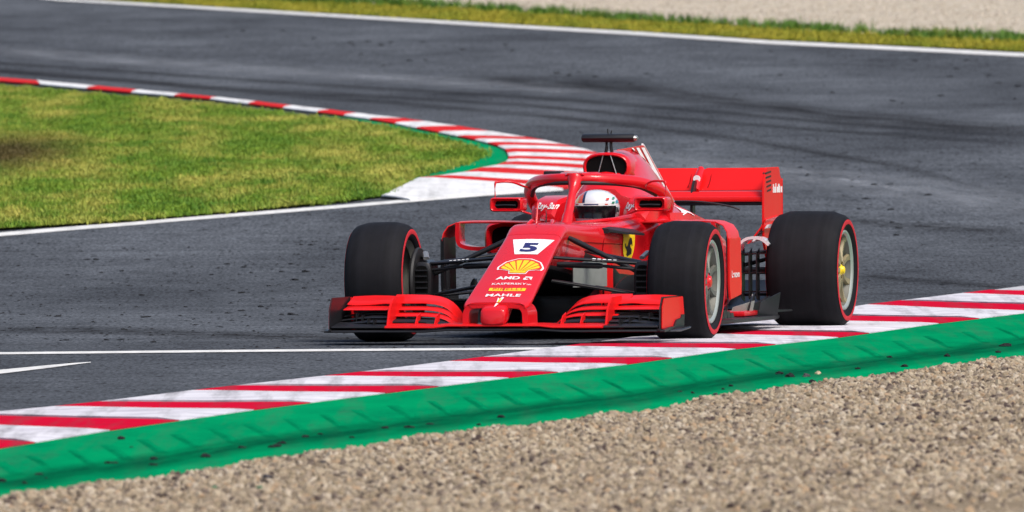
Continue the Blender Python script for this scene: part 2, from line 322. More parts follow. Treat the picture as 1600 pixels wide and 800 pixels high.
SKID_A = [((-6.277,91.78),(-6.158,88.44)),((-5.948,90.92),(-5.837,87.61)),((-4.308,84.98),(-4.23,81.88)),((-2.769,79.09),(-2.721,76.2)),((-1.345,75.14),(-1.323,72.39)),((0.011,71.37),(0.011,68.75)),((1.288,65.82),(1.267,63.38)),((2.487,61.17),(2.448,58.87)),((3.621,57.04),(3.565,54.87)),((5.227,51.83),(5.15,49.81))]
SKID_B = [((-6.427,96.05),(-6.331,93.31)),((-6.079,94.82),(-5.984,91.99)),((-4.419,89.41),(-4.349,86.63)),((-2.85,83.97),(-2.805,81.24)),((-1.379,79.18),(-1.357,76.5)),((0.012,74.96),(0.011,72.32)),((1.328,70.37),(1.305,67.78)),((2.552,64.94),(2.509,62.43)),((3.7,60.12),(3.637,57.69)),((5.338,54.73),(5.249,52.4))]
SKID_C = [((-6.224,90.28),(-6.158,88.44)),((-5.893,89.29),(-5.817,87.03)),((-4.275,83.66),(-4.211,81.13)),((-2.746,77.74),(-2.7,75.0)),((-1.326,72.82),(-1.302,69.89)),((0.01,67.62),(0.01,64.55)),((1.255,61.97),(1.227,58.8)),((2.378,54.79),(2.324,51.65)),((3.358,46.79),(3.28,43.74)),((4.138,36.88),(4.042,34.06))]
SKID_D = [((-0.72,88.56),(-0.684,79.55)),((1.419,80.84),(1.347,72.6)),((3.251,67.89),(3.1,60.86)),((5.459,57.88),(5.223,51.71))]
SKID_E = [((-3.241,5.84),(-3.129,2.67)),((-2.285,4.62),(-2.21,1.66)),((-1.496,2.91),(-1.45,0.18)),((-0.148,0.51),(-0.144,-1.96))]
DUST_A = [((0.601,55.1),(0.567,47.44)),((1.729,50.46),(1.62,42.0)),((2.529,47.24),(2.35,37.96)),((3.519,42.5),(3.248,32.75)),((4.407,37.18),(4.046,27.19))]
DUST_B = [((-7.036,108.65),(-6.663,98.32)),((-4.658,98.91),(-4.437,90.12)),((-2.598,91.25),(-2.488,83.67)),((0.014,81.9),(0.012,75.56)),((1.38,76.3),(1.332,70.81))]
SKID_F = [((2.362,18.13),(2.335,16.98)),((2.804,16.72),(2.762,15.21)),((3.389,14.89),(3.323,12.95))]
SKID_G = [((2.481,31.88),(2.432,29.6)),((2.927,29.97),(2.863,27.46)),((3.847,28.32),(3.753,25.58))]
FAR_VERGE_IN = [(-7.659,147.67),(-6.825,142.86),(-5.138,136.67),(-3.633,130.84),(-1.744,123.53),(0.022,116.95),(1.679,110.77),(3.227,104.3),(4.718,99.89),(6.128,95.28),(6.941,92.63)]
FAR_VERGE_OUT = [(-7.995,157.95),(-7.119,152.7),(-5.323,144.69),(-3.749,137.84),(-1.443,131.59),(0.024,125.99),(1.737,117.5),(3.351,111.52),(4.849,105.0),(6.336,101.39),(7.189,98.97)]
CRUMBS_TRACK = [(-2.427,13.88,9),(-1.785,14.35,11),(-1.591,10.52,9),(-1.697,9.4,10),(-1.424,8.08,8),(-1.477,17.29,12),(-1.365,8.06,10),(-1.006,13.65,6),(-0.837,13.44,7),(-0.734,13.58,10),(-0.722,13.08,10),(-1.591,19.14,9),(-1.427,19.11,12),(-1.385,15.34,8),(-0.851,10.28,8),(-0.729,5.12,10),(-0.601,7.77,10),(-0.765,5.74,9),(-0.833,5.97,7),(-3.043,8.67,7),(-2.579,4.01,9),(-2.973,4.15,7),(-2.992,3.58,7),(-2.292,3.71,9),(-2.807,4.29,8),(-2.536,0.62,10),(-2.56,0.45,6),(-2.022,-0.1,8),(-2.305,0.54,9),(-2.222,0.69,7),(-2.385,2.41,6),(-2.337,2.58,6),(-2.803,7.96,9),(-2.249,7.54,10),(-1.77,8.62,9),(-2.121,14.91,8),(-3.019,22.02,8),(-2.95,22.01,9),(-2.586,21.93,9),(-2.705,19.52,8),(-3.06,18.77,7),(-2.066,18.56,8),(-1.998,20.85,9),(-1.874,20.15,9),(-1.548,20.75,8),(-1.539,24.98,8),(-1.469,24.96,9),(-1.27,23.9,8),(-2.333,-5.48,9),(-2.292,-3.58,7),(-1.125,8.8,8),(-1.177,12.19,7),(-1.27,14.69,6),(-2.073,10.67,7),(-2.321,17.2,6),(-1.63,16.0,7),(-1.315,20.03,7)]
CRUMBS_GREEN = [(-1.664,-21.01,9),(-1.454,-24.15,11),(-1.435,-24.97,9),(-1.622,-24.65,9),(-1.596,-24.66,8),(-1.248,-23.83,13),(-1.126,-22.54,11),(-0.971,-21.89,10),(-0.985,-22.38,10),(-1.002,-22.47,9),(-0.885,-20.91,8),(-0.827,-20.51,5),(-1.856,-26.18,11),(-1.873,-27.35,7),(-1.971,-27.08,12),(-1.81,-26.7,5),(-0.556,-19.54,9),(-0.451,-19.46,11),(-0.364,-18.94,9),(-0.054,-17.81,9),(-0.151,-19.11,7),(1.331,-9.62,11),(1.377,-10.2,11),(1.324,-13.91,9),(0.794,-13.24,6),(0.852,-13.52,5),(1.054,-12.15,6),(1.007,-12.79,5),(1.976,-5.94,7),(1.998,-8.09,9),(2.675,-3.25,13),(2.285,-5.73,8),(2.582,-4.87,7),(1.748,-8.6,6),(1.463,-11.46,9),(-0.685,-21.06,6),(-1.59,-22.32,5)]
CRUMBS_FAR = [(1.759,39.7,9),(1.637,37.31,6),(1.667,33.94,9),(2.994,39.58,11),(3.125,39.74,8),(2.792,39.06,8),(2.831,35.58,10),(2.711,32.83,8),(2.955,32.61,10),(2.882,29.34,8),(2.899,27.91,9),(2.832,26.24,12),(2.829,34.01,6),(3.353,36.53,10),(2.487,45.05,8),(2.49,42.42,6),(2.857,44.34,7),(4.863,82.06,10),(5.057,86.2,10),(5.281,78.57,9),(5.316,82.94,8),(5.433,76.9,9),(3.927,70.3,9),(-3.516,113.75,9),(-2.998,114.02,8),(-3.649,109.61,7),(-2.01,104.98,9),(-1.8,105.77,8),(-1.615,103.1,9),(-1.509,104.79,8),(-1.959,103.23,7),(-1.109,105.07,9),(-0.593,99.78,9),(-0.061,102.95,9),(0.017,98.73,8),(-1.192,93.22,8),(-1.005,93.54,7),(-1.47,90.29,7),(-1.799,97.36,7),(-4.301,100.31,7),(-5.501,121.96,6),(0.519,85.27,9),(0.659,84.17,8),(0.775,85.88,8),(0.942,83.38,8),(1.523,84.57,8),(1.041,76.73,7),(1.301,79.23,7),(-4.585,109.07,7),(-4.15,115.93,6),(-2.519,108.27,7),(3.15,97.58,7),(3.309,91.62,7),(3.011,83.37,9),(3.39,74.4,8),(4.717,91.12,7),(5.308,90.91,8),(4.484,72.52,8),(5.194,70.79,8)]
RIDGES = [((-2.197,-25.04),(-2.04,-26.94)),((-2.081,-24.27),(-1.925,-26.23)),((-1.961,-23.49),(-1.806,-25.53)),((-1.838,-22.7),(-1.684,-24.82)),((-1.711,-21.9),(-1.559,-24.09)),((-1.58,-21.1),(-1.431,-23.33)),((-1.447,-20.26),(-1.302,-22.5)),((-1.31,-19.39),(-1.168,-21.64)),((-1.169,-18.51),(-1.031,-20.78)),((-1.022,-17.76),(-0.888,-20.09)),((-0.872,-17.0),(-0.741,-19.38)),((-0.718,-16.23),(-0.591,-18.66)),((-0.56,-15.43),(-0.438,-17.92)),((-0.399,-14.63),(-0.282,-17.18)),((-0.234,-13.81),(-0.121,-16.41)),((-0.066,-12.97),(0.042,-15.63)),((0.107,-12.16),(0.21,-14.86)),((0.283,-11.33),(0.381,-14.08)),((0.464,-10.49),(0.556,-13.28)),((0.65,-9.48),(0.736,-12.33)),((0.843,-8.31),(0.924,-11.18)),((1.041,-7.09),(1.117,-9.99)),((1.245,-5.95),(1.315,-8.83)),((1.451,-4.94),(1.516,-7.84)),((1.662,-3.95),(1.72,-6.9)),((1.881,-2.8),(1.932,-5.85)),((2.107,-1.58),(2.15,-4.75)),((2.34,-0.32),(2.373,-3.62)),((2.577,0.85),(2.601,-2.53)),((2.82,2.04),(2.835,-1.42)),((3.07,3.29),(3.076,-0.26)),((3.328,4.59),(3.324,0.94))]
GREEN_WEAR = [((-2.176,-26.98),(-2.076,-29.67)),((-1.925,-25.58),(-1.836,-28.36)),((-1.664,-24.03),(-1.582,-27.05)),((-1.39,-22.34),(-1.322,-25.44)),((-1.102,-20.48),(-1.049,-23.6)),((-0.791,-18.96),(-0.752,-22.24)),((-0.465,-17.38),(-0.442,-20.82)),((-0.123,-15.73),(-0.117,-19.33)),((0.236,-14.05),(0.223,-17.78)),((0.613,-12.28),(0.58,-16.14)),((1.018,-9.76),(0.965,-13.68)),((1.446,-7.41),(1.373,-11.3)),((1.893,-5.24),(1.795,-9.34)),((2.369,-2.82),(2.24,-7.26)),((2.869,-0.41),(2.711,-5.07)),((3.401,2.19),(3.208,-2.76))]
STONES = [(-1.103,-29.51,9,'g'),(-0.936,-29.63,10,'g'),(-0.928,-28.22,16,'d'),(-0.743,-26.19,10,'d'),(0.937,-15.29,9,'d'),(1.323,-21.18,9,'d'),(1.551,-21.85,12,'d'),(1.666,-22.08,14,'d'),(1.43,-11.59,13,'d'),(1.496,-11.07,10,'p'),(0.359,-27.79,8,'d')]
# ---------------------------------------------------------------- the ground and the track
def sheet(name, poly, off, m, step=3.0, parent=None, kind='structure', ymin=8.0, ymax=600.0, thick=0.0, edge_drop=None):
    """flat-laid sheet over the terrain inside poly [(x, y)]"""
    bm = bmesh.new(); f = bm.faces.new([bm.verts.new((x, y, 0)) for x, y in poly])
    if f.calc_area() and f.normal.z < 0: f.normal_flip()
    bm.normal_update()
    bmesh.ops.triangulate(bm, faces=bm.faces[:])
    ys = [y for _, y in poly]; y = max(ymin, math.floor(min(ys)))
    while y < min(max(ys), ymax):
        if y > min(ys):
            bmesh.ops.bisect_plane(bm, geom=bm.verts[:] + bm.edges[:] + bm.faces[:], plane_co=(0, y, 0), plane_no=(0, 1, 0))
        y += step
    bm.normal_update()
    for f in bm.faces:
        if f.normal.z < 0: f.normal_flip()
    for v in bm.verts: v.co.z = terr(v.co.y) + off
    o = finish(bm, name, m, parent, smooth=None, recalc=False)
    return tag(o, kind=kind) if kind else o

def strip(name, pairs, off, m, kind='structure', sub=4, parent=None, uv=False):
    """band between paired edge points"""
    P = []
    for (a0, b0), (a1, b1) in zip(pairs, pairs[1:]):
        for k in range(sub):
            t = k / sub
            P.append((Vector(a0).lerp(Vector(a1), t), Vector(b0).lerp(Vector(b1), t)))
    P.append((Vector(pairs[-1][0]), Vector(pairs[-1][1])))
    bm = bmesh.new(); rows = []
    uvl = bm.loops.layers.uv.new('UVMap') if uv else None
    for a, b in P:
        row = []
        for k in range(5):
            p = a.lerp(b, k / 4); row.append(bm.verts.new((p.x, p.y, terr(p.y) + off)))
        rows.append(row)
    n = len(rows) - 1
    for i in range(n):
        for k in range(4):
            f = bm.faces.new((rows[i][k], rows[i + 1][k], rows[i + 1][k + 1], rows[i][k + 1]))
            if uv:
                for lp, (u, v) in zip(f.loops, ((i / n, k / 4), ((i + 1) / n, k / 4), ((i + 1) / n, (k + 1) / 4), (i / n, (k + 1) / 4))): lp[uvl].uv = (u, v)
    bm.normal_update()
    for f in bm.faces:
        if f.normal.z < 0: f.normal_flip()
    o = finish(bm, name, m, parent, smooth=None, recalc=False)
    return tag(o, kind=kind) if kind else o

# base terrain out to the horizon
bm = bmesh.new(); rows = []
YS = [-400, -200, -120] + list(range(-90, 8, 14)) + [8 + 2 * i for i in range(8)] + list(range(26, 400, 12)) + [420, 500, 700, 1000, 1600, 2600]
XS = [-1500, -500, -200, -90, -45, -20, 0, 20, 45, 90, 200, 500, 1500]
for y in YS: rows.append([bm.verts.new((x, y, terr(y) - .03 + (max(0, y - 420) * .03))) for x in XS])
for a, b in zip(rows, rows[1:]):
    for i in range(len(XS) - 1): bm.faces.new((a[i], a[i + 1], b[i + 1], b[i]))
tag(finish(bm, 'ground', M['ground'], smooth=60), kind='structure')
# asphalt: the near straight and the bend behind
sheet('track', [(-40, -70), (14, -70), (22, 60), (24, 92), (8, 93), (-7, 144), (-30, 220), (-60, 220)], 0.0, M['asphalt'], 2.0)
M['dust'] = M['skid'].copy(); M['dust'].name = 'pale_dust_film'; M['dust'].node_tree.nodes['Principled BSDF'].inputs['Base Color'].default_value = (.28, .30, .33, 1)
strip('dust_film', DUST_A, .0012, M['dust'], uv=True); strip('dust_film', DUST_B, .0014, M['dust'], uv=True)
for k, nm in enumerate(('SKID_A', 'SKID_B', 'SKID_C', 'SKID_D', 'SKID_E', 'SKID_F', 'SKID_G')):
    strip('tyre_mark', globals()[nm], .0016 + .0002 * k, M['skid'], uv=True)
strip('edge_line', LINE_TONGUE, .004, M['line'])
strip('track_line', LINE_CROSS, .004, M['line'])
strip('track_line', LINE_SHORT, .0042, M['line'])
strip('edge_line', LINE_FAR, .010, M['line'])
strip('edge_line', LINE_KERB, .0048, M['edgeline'])

# near kerb: ribbed concrete blocks painted red and white by turns, each block its own piece
kb = sheet('kerb', [(a[0] + .02, a[1]) for a, b, c in NEAR_KERB] + [(b[0] - .005, b[1]) for a, b, c in NEAR_KERB][::-1], .003, M['kerb_base'])
def kerb_block(a0, b0, a1, b1, col, parent, name, n_along, prof, rib, mats):
    a0, b0, a1, b1 = map(Vector, (a0, b0, a1, b1)); bm = bmesh.new(); rows = []
    g = .0035
    for i in range(n_along + 1):
        t = g + (1 - 2 * g) * i / n_along
        A = a0.lerp(a1, t); B = b0.lerp(b1, t); row = []
        zr = rib * (1 - (i * 3 / n_along) % 1.0 if i < n_along else .1)
        for k, (u, z) in enumerate(prof):
            p = A.lerp(B, u); row.append(bm.verts.new((p.x, p.y, terr(p.y) + z + (zr if 0 < k < len(prof) - 1 else 0))))
        rows.append(row)
    for r0, r1 in zip(rows, rows[1:]):
        for k in range(len(prof) - 1): bm.faces.new((r0[k], r1[k], r1[k + 1], r0[k + 1]))
    bm.normal_update()
    for f in bm.faces:
        if f.normal.z < 0: f.normal_flip()
    # turned-down rim so that the block has a visible edge
    es = [e for e in bm.edges if e.is_boundary]
    ex = bmesh.ops.extrude_edge_only(bm, edges=es)
    for v in ex['geom']:
        if isinstance(v, bmesh.types.BMVert): v.co.z -= .012
    return finish(bm, name, mats[col], parent, smooth=None, recalc=False)
for (p, q) in zip(NEAR_KERB, NEAR_KERB[1:]):
    kerb_block(p[0], p[1], q[0], q[1], p[2], kb, 'kerb_block', 12,
               [(0, .008), (.12, .009), (.5, .010), (.9, .015), (1, .013)], .008 if p[2] == 'w' else .0, {'r': M['kerb_red'], 'w': M['kerb_white']})
fkb = sheet('kerb', [a for a, b in FAR_KERB] + [b for a, b in FAR_KERB][::-1], .006, M['kerb_base'])
for i, (p, q) in enumerate(zip(FAR_KERB, FAR_KERB[1:])):
    kerb_block(p[0], p[1], q[0], q[1], 'rw'[i % 2] if i < len(FAR_KERB) - 2 else 'w', fkb, 'kerb_block', 4,
               [(0, .03), (.1, .034), (.5, .03), (.9, .02), (1, .012)], .004, {'r': M['far_red'], 'w': M['far_white']})

# green painted strip behind the near kerb with its row of low ridges
gi = [(-3.4, -30.0)] + GREEN_IN + [(6.5, 20), (14, 45)]
ge = [(-4.2, -40.0)] + GRAVEL_EDGE + [(7.0, 9), (16, 40)]
gp = gi + [(x - .0 + .18, y) for x, y in ge[::-1]]
gv = sheet('verge', gp, .009, M['green'])
wl = M['green_wear'] = mat('green_wear_film', (.002, .085, .042), .8, spec=0.0)
h = NT(wl); uv = h.n('ShaderNodeUVMap'); sp = h.n('ShaderNodeSeparateXYZ'); h.l(uv.outputs[0], sp.inputs[0])
ml = h.n('ShaderNodeMath', operation='MULTIPLY'); h.l(h.rng(sp.outputs[1], 0, .4, 0, 1), ml.inputs[0]); h.l(h.rng(sp.outputs[1], .5, .95, 1, 0), ml.inputs[1])
mp = h.n('ShaderNodeMapping'); mp.inputs['Scale'].default_value = (20, 5, 1); h.l(uv.outputs[0], mp.inputs[0])
m4 = h.n('ShaderNodeMath', operation='MULTIPLY'); h.l(ml.outputs[0], m4.inputs[0]); h.l(h.rng(h.noise(1, mp.outputs[0], 5, .7), .3, .65, .15, .8), m4.inputs[1]); h.l(m4.outputs[0], h.b.inputs['Alpha'])
strip('verge_wear', GREEN_WEAR, .0125, wl, uv=True)
rg = random.Random(3)
for a, b in RIDGES:
    a, b = Vector(a), Vector(b); bm = bmesh.new(); L = (b - a)
    nrm = Vector((-L.y, L.x)).normalized(); rings = []
    a = a + nrm * rg.uniform(-.02, .02); b = b + L * rg.uniform(-.1, .05); hh = rg.uniform(.004, .010); wd = rg.uniform(.018, .03)
    for t in (0, .12, .5, .85, 1):
        p = a.lerp(b, t); hgt = hh * math.sin(math.pi * min(1, max(.05, t * .9 + .06)))
        rings.append([(p.x + nrm.x * d, p.y + nrm.y * d, .0095 + z) for d, z in ((-wd, 0), (-wd * .3, hgt), (wd * .1, hgt * .9), (wd, 0))])
    loft(bm, rings, closed=False)
    bm.normal_update()
    for f in bm.faces:
        if f.normal.z < 0: f.normal_flip()
    finish(bm, 'verge_ridge', M['green_ridge'], gv, smooth=None, recalc=False)

# green apron round the tip of the grass tongue
sheet('apron', FAR_GREEN, .012, M['green'], 2.0)

# ------------------------------------------------ scattered ground cover (uncountable): geometry nodes on the beds
def proto(name, build, m, n):
    c = bpy.data.collections.new(name)
    for i in range(n):
        bm = bmesh.new(); build(bm, random.Random(i * 7 + len(name)))
        me = bpy.data.meshes.new(name); bm.to_mesh(me); bm.free(); me.materials.append(m)
        c.objects.link(bpy.data.objects.new(name, me))
    return c
def b_stone(bm, rd):
    r = bmesh.ops.create_icosphere(bm, subdivisions=1, radius=1.0)
    sc = (rd.uniform(.8, 1.3), rd.uniform(.7, 1.1), rd.uniform(.5, .8))
    for v in bm.verts:
        v.co = Vector((v.co.x * sc[0], v.co.y * sc[1], v.co.z * sc[2])) * rd.uniform(.75, 1.15)
def b_tuft(nb, hmin, hmax, spread, wd):
    def f(bm, rd):
        for _ in range(nb):
            a = rd.uniform(0, 6.283); r = rd.uniform(0, spread); x, y = r * math.cos(a), r * math.sin(a)
            hgt = rd.uniform(hmin, hmax); ln = rd.uniform(.1, .8) * hgt; d = rd.uniform(0, 6.283); w2 = wd * rd.uniform(.6, 1.2)
            dx, dy = math.cos(d), math.sin(d); px, py = -dy * w2, dx * w2
            v = [bm.verts.new(p) for p in ((x - px, y - py, 0), (x + px, y + py, 0), (x + dx * ln * .35 + px * .8, y + dy * ln * .35 + py * .8, hgt * .6), (x + dx * ln * .35 - px * .8, y + dy * ln * .35 - py * .8, hgt * .6), (x + dx * ln, y + dy * ln, hgt))]
            bm.faces.new(v[:4]); bm.faces.new((v[3], v[2], v[4]))
    return f
def scatter(o, coll, density, smin, smax, seed, attr=None, tilt=.3, full=False, power=1.0):
    g = bpy.data.node_groups.new('scatter', 'GeometryNodeTree')
    g.interface.new_socket('Geometry', in_out='INPUT', socket_type='NodeSocketGeometry'); g.interface.new_socket('Geometry', in_out='OUTPUT', socket_type='NodeSocketGeometry')
    N = g.nodes.new; gi_, go_ = N('NodeGroupInput'), N('NodeGroupOutput')
    d = N('GeometryNodeDistributePointsOnFaces'); d.inputs['Density'].default_value = density; d.inputs['Seed'].default_value = seed
    if attr:
        na = N('GeometryNodeInputNamedAttribute'); na.data_type = 'FLOAT'; na.inputs['Name'].default_value = attr
        mu = N('ShaderNodeMath'); mu.operation = 'MULTIPLY'; mu.inputs[1].default_value = density
        g.links.new(na.outputs['Attribute'], mu.inputs[0]); g.links.new(mu.outputs[0], d.inputs['Density'])
    i = N('GeometryNodeInstanceOnPoints'); ci = N('GeometryNodeCollectionInfo'); ci.inputs['Collection'].default_value = coll
    ci.inputs['Separate Children'].default_value = True; ci.inputs['Reset Children'].default_value = True
    i.inputs['Pick Instance'].default_value = True
    rv = N('FunctionNodeRandomValue'); rv.data_type = 'FLOAT_VECTOR'
    t = 6.283 if full else tilt
    rv.inputs[0].default_value = (-t, -t, 0); rv.inputs[1].default_value = (t, t, 6.283)
    rs = N('FunctionNodeRandomValue'); rs.data_type = 'FLOAT'; rs.inputs[2].default_value = 0; rs.inputs[3].default_value = 1; rs.inputs['Seed'].default_value = 9
    rp = N('FunctionNodeRandomValue'); rp.data_type = 'INT'; rp.inputs[4].default_value = 0; rp.inputs[5].default_value = 7; rp.inputs['Seed'].default_value = 4
    pw = N('ShaderNodeMath'); pw.operation = 'POWER'; pw.inputs[1].default_value = power
    sm = N('ShaderNodeMath'); sm.operation = 'MULTIPLY_ADD'; sm.inputs[1].default_value = smax - smin; sm.inputs[2].default_value = smin
    g.links.new(rs.outputs[1], pw.inputs[0]); g.links.new(pw.outputs[0], sm.inputs[0])
    j = N('GeometryNodeJoinGeometry'); L = g.links.new
    L(gi_.outputs[0], d.inputs[0]); L(d.outputs['Points'], i.inputs['Points']); L(ci.outputs[0], i.inputs['Instance']); L(rv.outputs[0], i.inputs['Rotation']); L(sm.outputs[0], i.inputs['Scale']); L(rp.outputs[2], i.inputs['Instance Index'])
    L(gi_.outputs[0], j.inputs[0]); L(i.outputs[0], j.inputs[0]); L(j.outputs[0], go_.inputs[0])
    md = o.modifiers.new('scatter', 'NODES'); md.node_group = g

# near gravel trap: bumpy bed with loose stones
def edge_x(y, E):
    if y <= E[0][1]: return E[0][0] + (y - E[0][1]) * (E[1][0] - E[0][0]) / (E[1][1] - E[0][1])
    for (x0, y0), (x1, y1) in zip(E, E[1:]):
        if y <= y1: return x0 + (x1 - x0) * (y - y0) / (y1 - y0)
    return E[-1][0]
bm = bmesh.new(); rows = []; dens = []
GE = [(-4.2, -40.0)] + GRAVEL_EDGE + [(7.0, 9), (16, 40)]
ylist = []; y = -95.0
while y < 38:
    ylist.append(y); y += .16 if -36 < y < 2 else 1.0
tl = [0, .02, .05, .09, .14, .2, .27, .35, .44, .54, .65, .77, .9, 1.05, 1.2, 1.4, 1.6, 1.8, 2.0, 2.25, 2.5, 2.75, 3.0, 3.3, 3.6, 4, 4.5, 5, 6, 8, 11]
for y in ylist:
    x0 = edge_x(y, GE) + .04 * noise.noise((y * 1.3, 3, 0)) + .015 * noise.noise((y * 4, 7, 0)); row = []
    for t in tl:
        x = x0 + t; e = min(1, t / .12)
        z = -.004 + e * (.024 + .030 * noise.noise((x * 2.2, y * .35, 0)) + .024 * noise.noise((x * 6, y * 1.1, 4)) + .010 * noise.noise((x * 14, y * 3, 9))) + .012 * min(t, 2)
        v = bm.verts.new((x, y, terr(y) + max(.003, z) + .004)); row.append(v)
        dens.append(1.0 if (-36 < y < 0 and t < 4) else (.25 if -50 < y < 6 else .04))
    rows.append(row)
for a, b in zip(rows, rows[1:]):
    for i in range(len(tl) - 1): bm.faces.new((a[i], a[i + 1], b[i + 1], b[i]))
gr = tag(finish(bm, 'gravel', M['gravel'], smooth=80), 'loose beige gravel in front of the green strip', 'gravel', kind='stuff')
at = gr.data.attributes.new('dens', 'FLOAT', 'POINT'); at.data.foreach_set('value', dens)
stones = proto('pebble', b_stone, M['stone'], 7)
scatter(gr, stones, 900, .004, .023, 1, 'dens', full=True, power=2.4)

# grass tongue inside the far kerb
tp = TONGUE[1:-1]
tongue = [(-16, 122), (-8.8, 94)] + tp + [(-8, 20.5), (-16, 3), (-40, 3), (-40, 160)]
tg = sheet('grass', tongue, .022, M['turf'], 1.5, kind=None)
tag(tg, 'rough green grass tongue inside the far kerb', 'grass', kind='stuff')
vals = []
for v in tg.data.vertices: vals.append(1.0 if v.co.x > -8.9 else .0)
at = tg.data.attributes.new('dens', 'FLOAT', 'POINT'); at.data.foreach_set('value', vals)
scatter(tg, proto('grass_tuft', b_tuft(18, .014, .036, .09, .0045), M['blade'], 7), 260, .55, 1.35, 2, 'dens')

# far verge and far gravel
vi = [(-14.5, 180)] + FAR_VERGE_IN + [(14, 77), (26, 62)]
vo = [(-14.0, 186)] + FAR_VERGE_OUT + [(15, 82), (28, 66)]
fv = sheet('verge_grass', vi + vo[::-1], .018, M['turf'], 2.0, kind=None)
tag(fv, 'yellowish grass verge along the far white line', 'grass', kind='stuff')
scatter(fv, proto('verge_tuft', b_tuft(14, .02, .045, .10, .006), M['blade_far'], 7), 60, .8, 1.4, 3)
vo2 = [(x + .10, y + 1.2) for x, y in vo]; vo1 = [(x - .06, y - .9) for x, y in vo]
ft = sheet('verge_weeds', vo1 + vo2[::-1], .026, M['turf'], 2.0, kind=None)
tag(ft, 'taller dark green weeds where verge meets far gravel', 'weeds', kind='stuff')
at = ft.data.attributes.new('dens', 'FLOAT', 'POINT')
at.data.foreach_set('value', [max(0.0, .15 + 1.6 * noise.noise((v.co.x * .9, v.co.y * .35, 1))) for v in ft.data.vertices])
scatter(ft, proto('weed', b_tuft(16, .05, .12, .12, .008), M['tuft_far'], 7), 60, .7, 1.5, 4, 'dens')
bm = bmesh.new(); rows = []
FE = sorted([(y, x) for x, y in vo]); 
def far_edge(y):
    for (y0, x0), (y1, x1) in zip(FE, FE[1:]):
        if y <= y1: return x0 + (x1 - x0) * (y - y0) / (y1 - y0)
    return FE[-1][1]
y = 82.0; tl2 = [i * .45 for i in range(30)] + [16, 22, 30, 45]
while y < 186:
    row = []; x0 = far_edge(y)
    for t in tl2:
        x = x0 + t; d = t
        fur = .05 * math.sin(4.3 * (t + .3 * noise.noise((x * .3, y * .05, 0)))) * min(1, t)
        row.append(bm.verts.new((x, y, terr(y) + .02 + .035 * noise.noise((x * 1.5, y * .25, 2)) + .02 * noise.noise((x * 5, y * .8, 2)) + fur)))
    rows.append(row); y += .8
for a, b in zip(rows, rows[1:]):
    for i in range(len(tl2) - 1): bm.faces.new((a[i], a[i + 1], b[i + 1], b[i]))
fg = tag(finish(bm, 'gravel', M['gravel_far'], smooth=80), 'pale raked gravel trap beyond the far verge', 'gravel', kind='stuff')
scatter(fg, proto('far_pebble', b_stone, M['stone_far'], 5), 40, .012, .03, 6, full=True)

# ------------------------------------------------ rubber crumbs and odd stones lying about: things one can count
def lump(rd, m, name, sx, sy, sz):
    bm = bmesh.new(); bmesh.ops.create_icosphere(bm, subdivisions=2, radius=1.0); s = rd.uniform(0, 50)
    for v in bm.verts:
        k = 1 + .55 * noise.noise(v.co * 1.6 + Vector((s, 0, 0)))
        v.co = Vector((v.co.x * sx * k, v.co.y * sy * k, max(-.2, v.co.z) * sz * k))
    me = bpy.data.meshes.new(name); bm.to_mesh(me); bm.free(); me.materials.append(m); return me
rd = random.Random(11)
crumb_me = [lump(rd, M['rubber'], 'rubber_crumb', 1.0, rd.uniform(.7, 1.1) * 1.4, rd.uniform(.3, .5)) for _ in range(9)]
def crumbs(lst, label, group, k, off):
    for i, (x, y, s) in enumerate(lst):
        o = link(bpy.data.objects.new('rubber_crumb', crumb_me[rd.randrange(9)]))
        px = 23630.0 / (y + CAM_D); wd = s / px * k
        o.scale = (wd, wd * rd.uniform(1.0, 1.8), wd * rd.uniform(.9, 1.3) * (1.25 if off > .01 else .72)); o.rotation_euler = (0, 0, rd.uniform(-.7, .7))
        o.location = (x, y, terr(y) + off)
        tag(o, label, 'rubber crumb', group)
def by_region(lst, rules, k, off):
    left = list(lst)
    for test, label, group in rules:
        hit = [c for c in left if test(c)]; left = [c for c in left if not test(c)]
        if len(hit) == 1: group = None
        crumbs(hit, label, group, k, off)
big_t, big_g = max(CRUMBS_TRACK, key=lambda c: c[2]), max(CRUMBS_GREEN, key=lambda c: c[2])
cx_ = lambda c: c[0] / (c[1] + CAM_D) * 23630 + 800      # across the view
by_region(CRUMBS_TRACK, [
    (lambda c: c[1] < -2.9, 'black rubber crumb on dark asphalt between the white cross line and the near kerb', 'rubber crumbs between cross line and near kerb'),
    (lambda c: c[0] > -.82 and c[1] < 6, 'black rubber crumb on the asphalt just beside the left front tyre and wing end', 'rubber crumbs beside the front wing end'),
    (lambda c: c[1] > 5 and cx_(c) < 240, 'black rubber crumb on the asphalt in front of the left end of the grass tongue', 'rubber crumbs in front of the left grass end'),
    (lambda c: c[1] > 5 and cx_(c) < 420, 'black rubber crumb on the asphalt in front of the middle of the grass tongue', 'rubber crumbs in front of the middle of the grass'),
    (lambda c: c[1] > 5, 'black rubber crumb on the asphalt between the grass tongue and the front tyre shoulder', 'rubber crumbs between grass and front tyre'),
    (lambda c: c[0] > -1.75, 'black rubber crumb on open asphalt midway between photo edge and front tyre', 'rubber crumbs midway to the front tyre'),
    (lambda c: True, 'black rubber crumb on open asphalt near the left photo edge above the cross line', 'rubber crumbs near the left photo edge')], .52, .003)
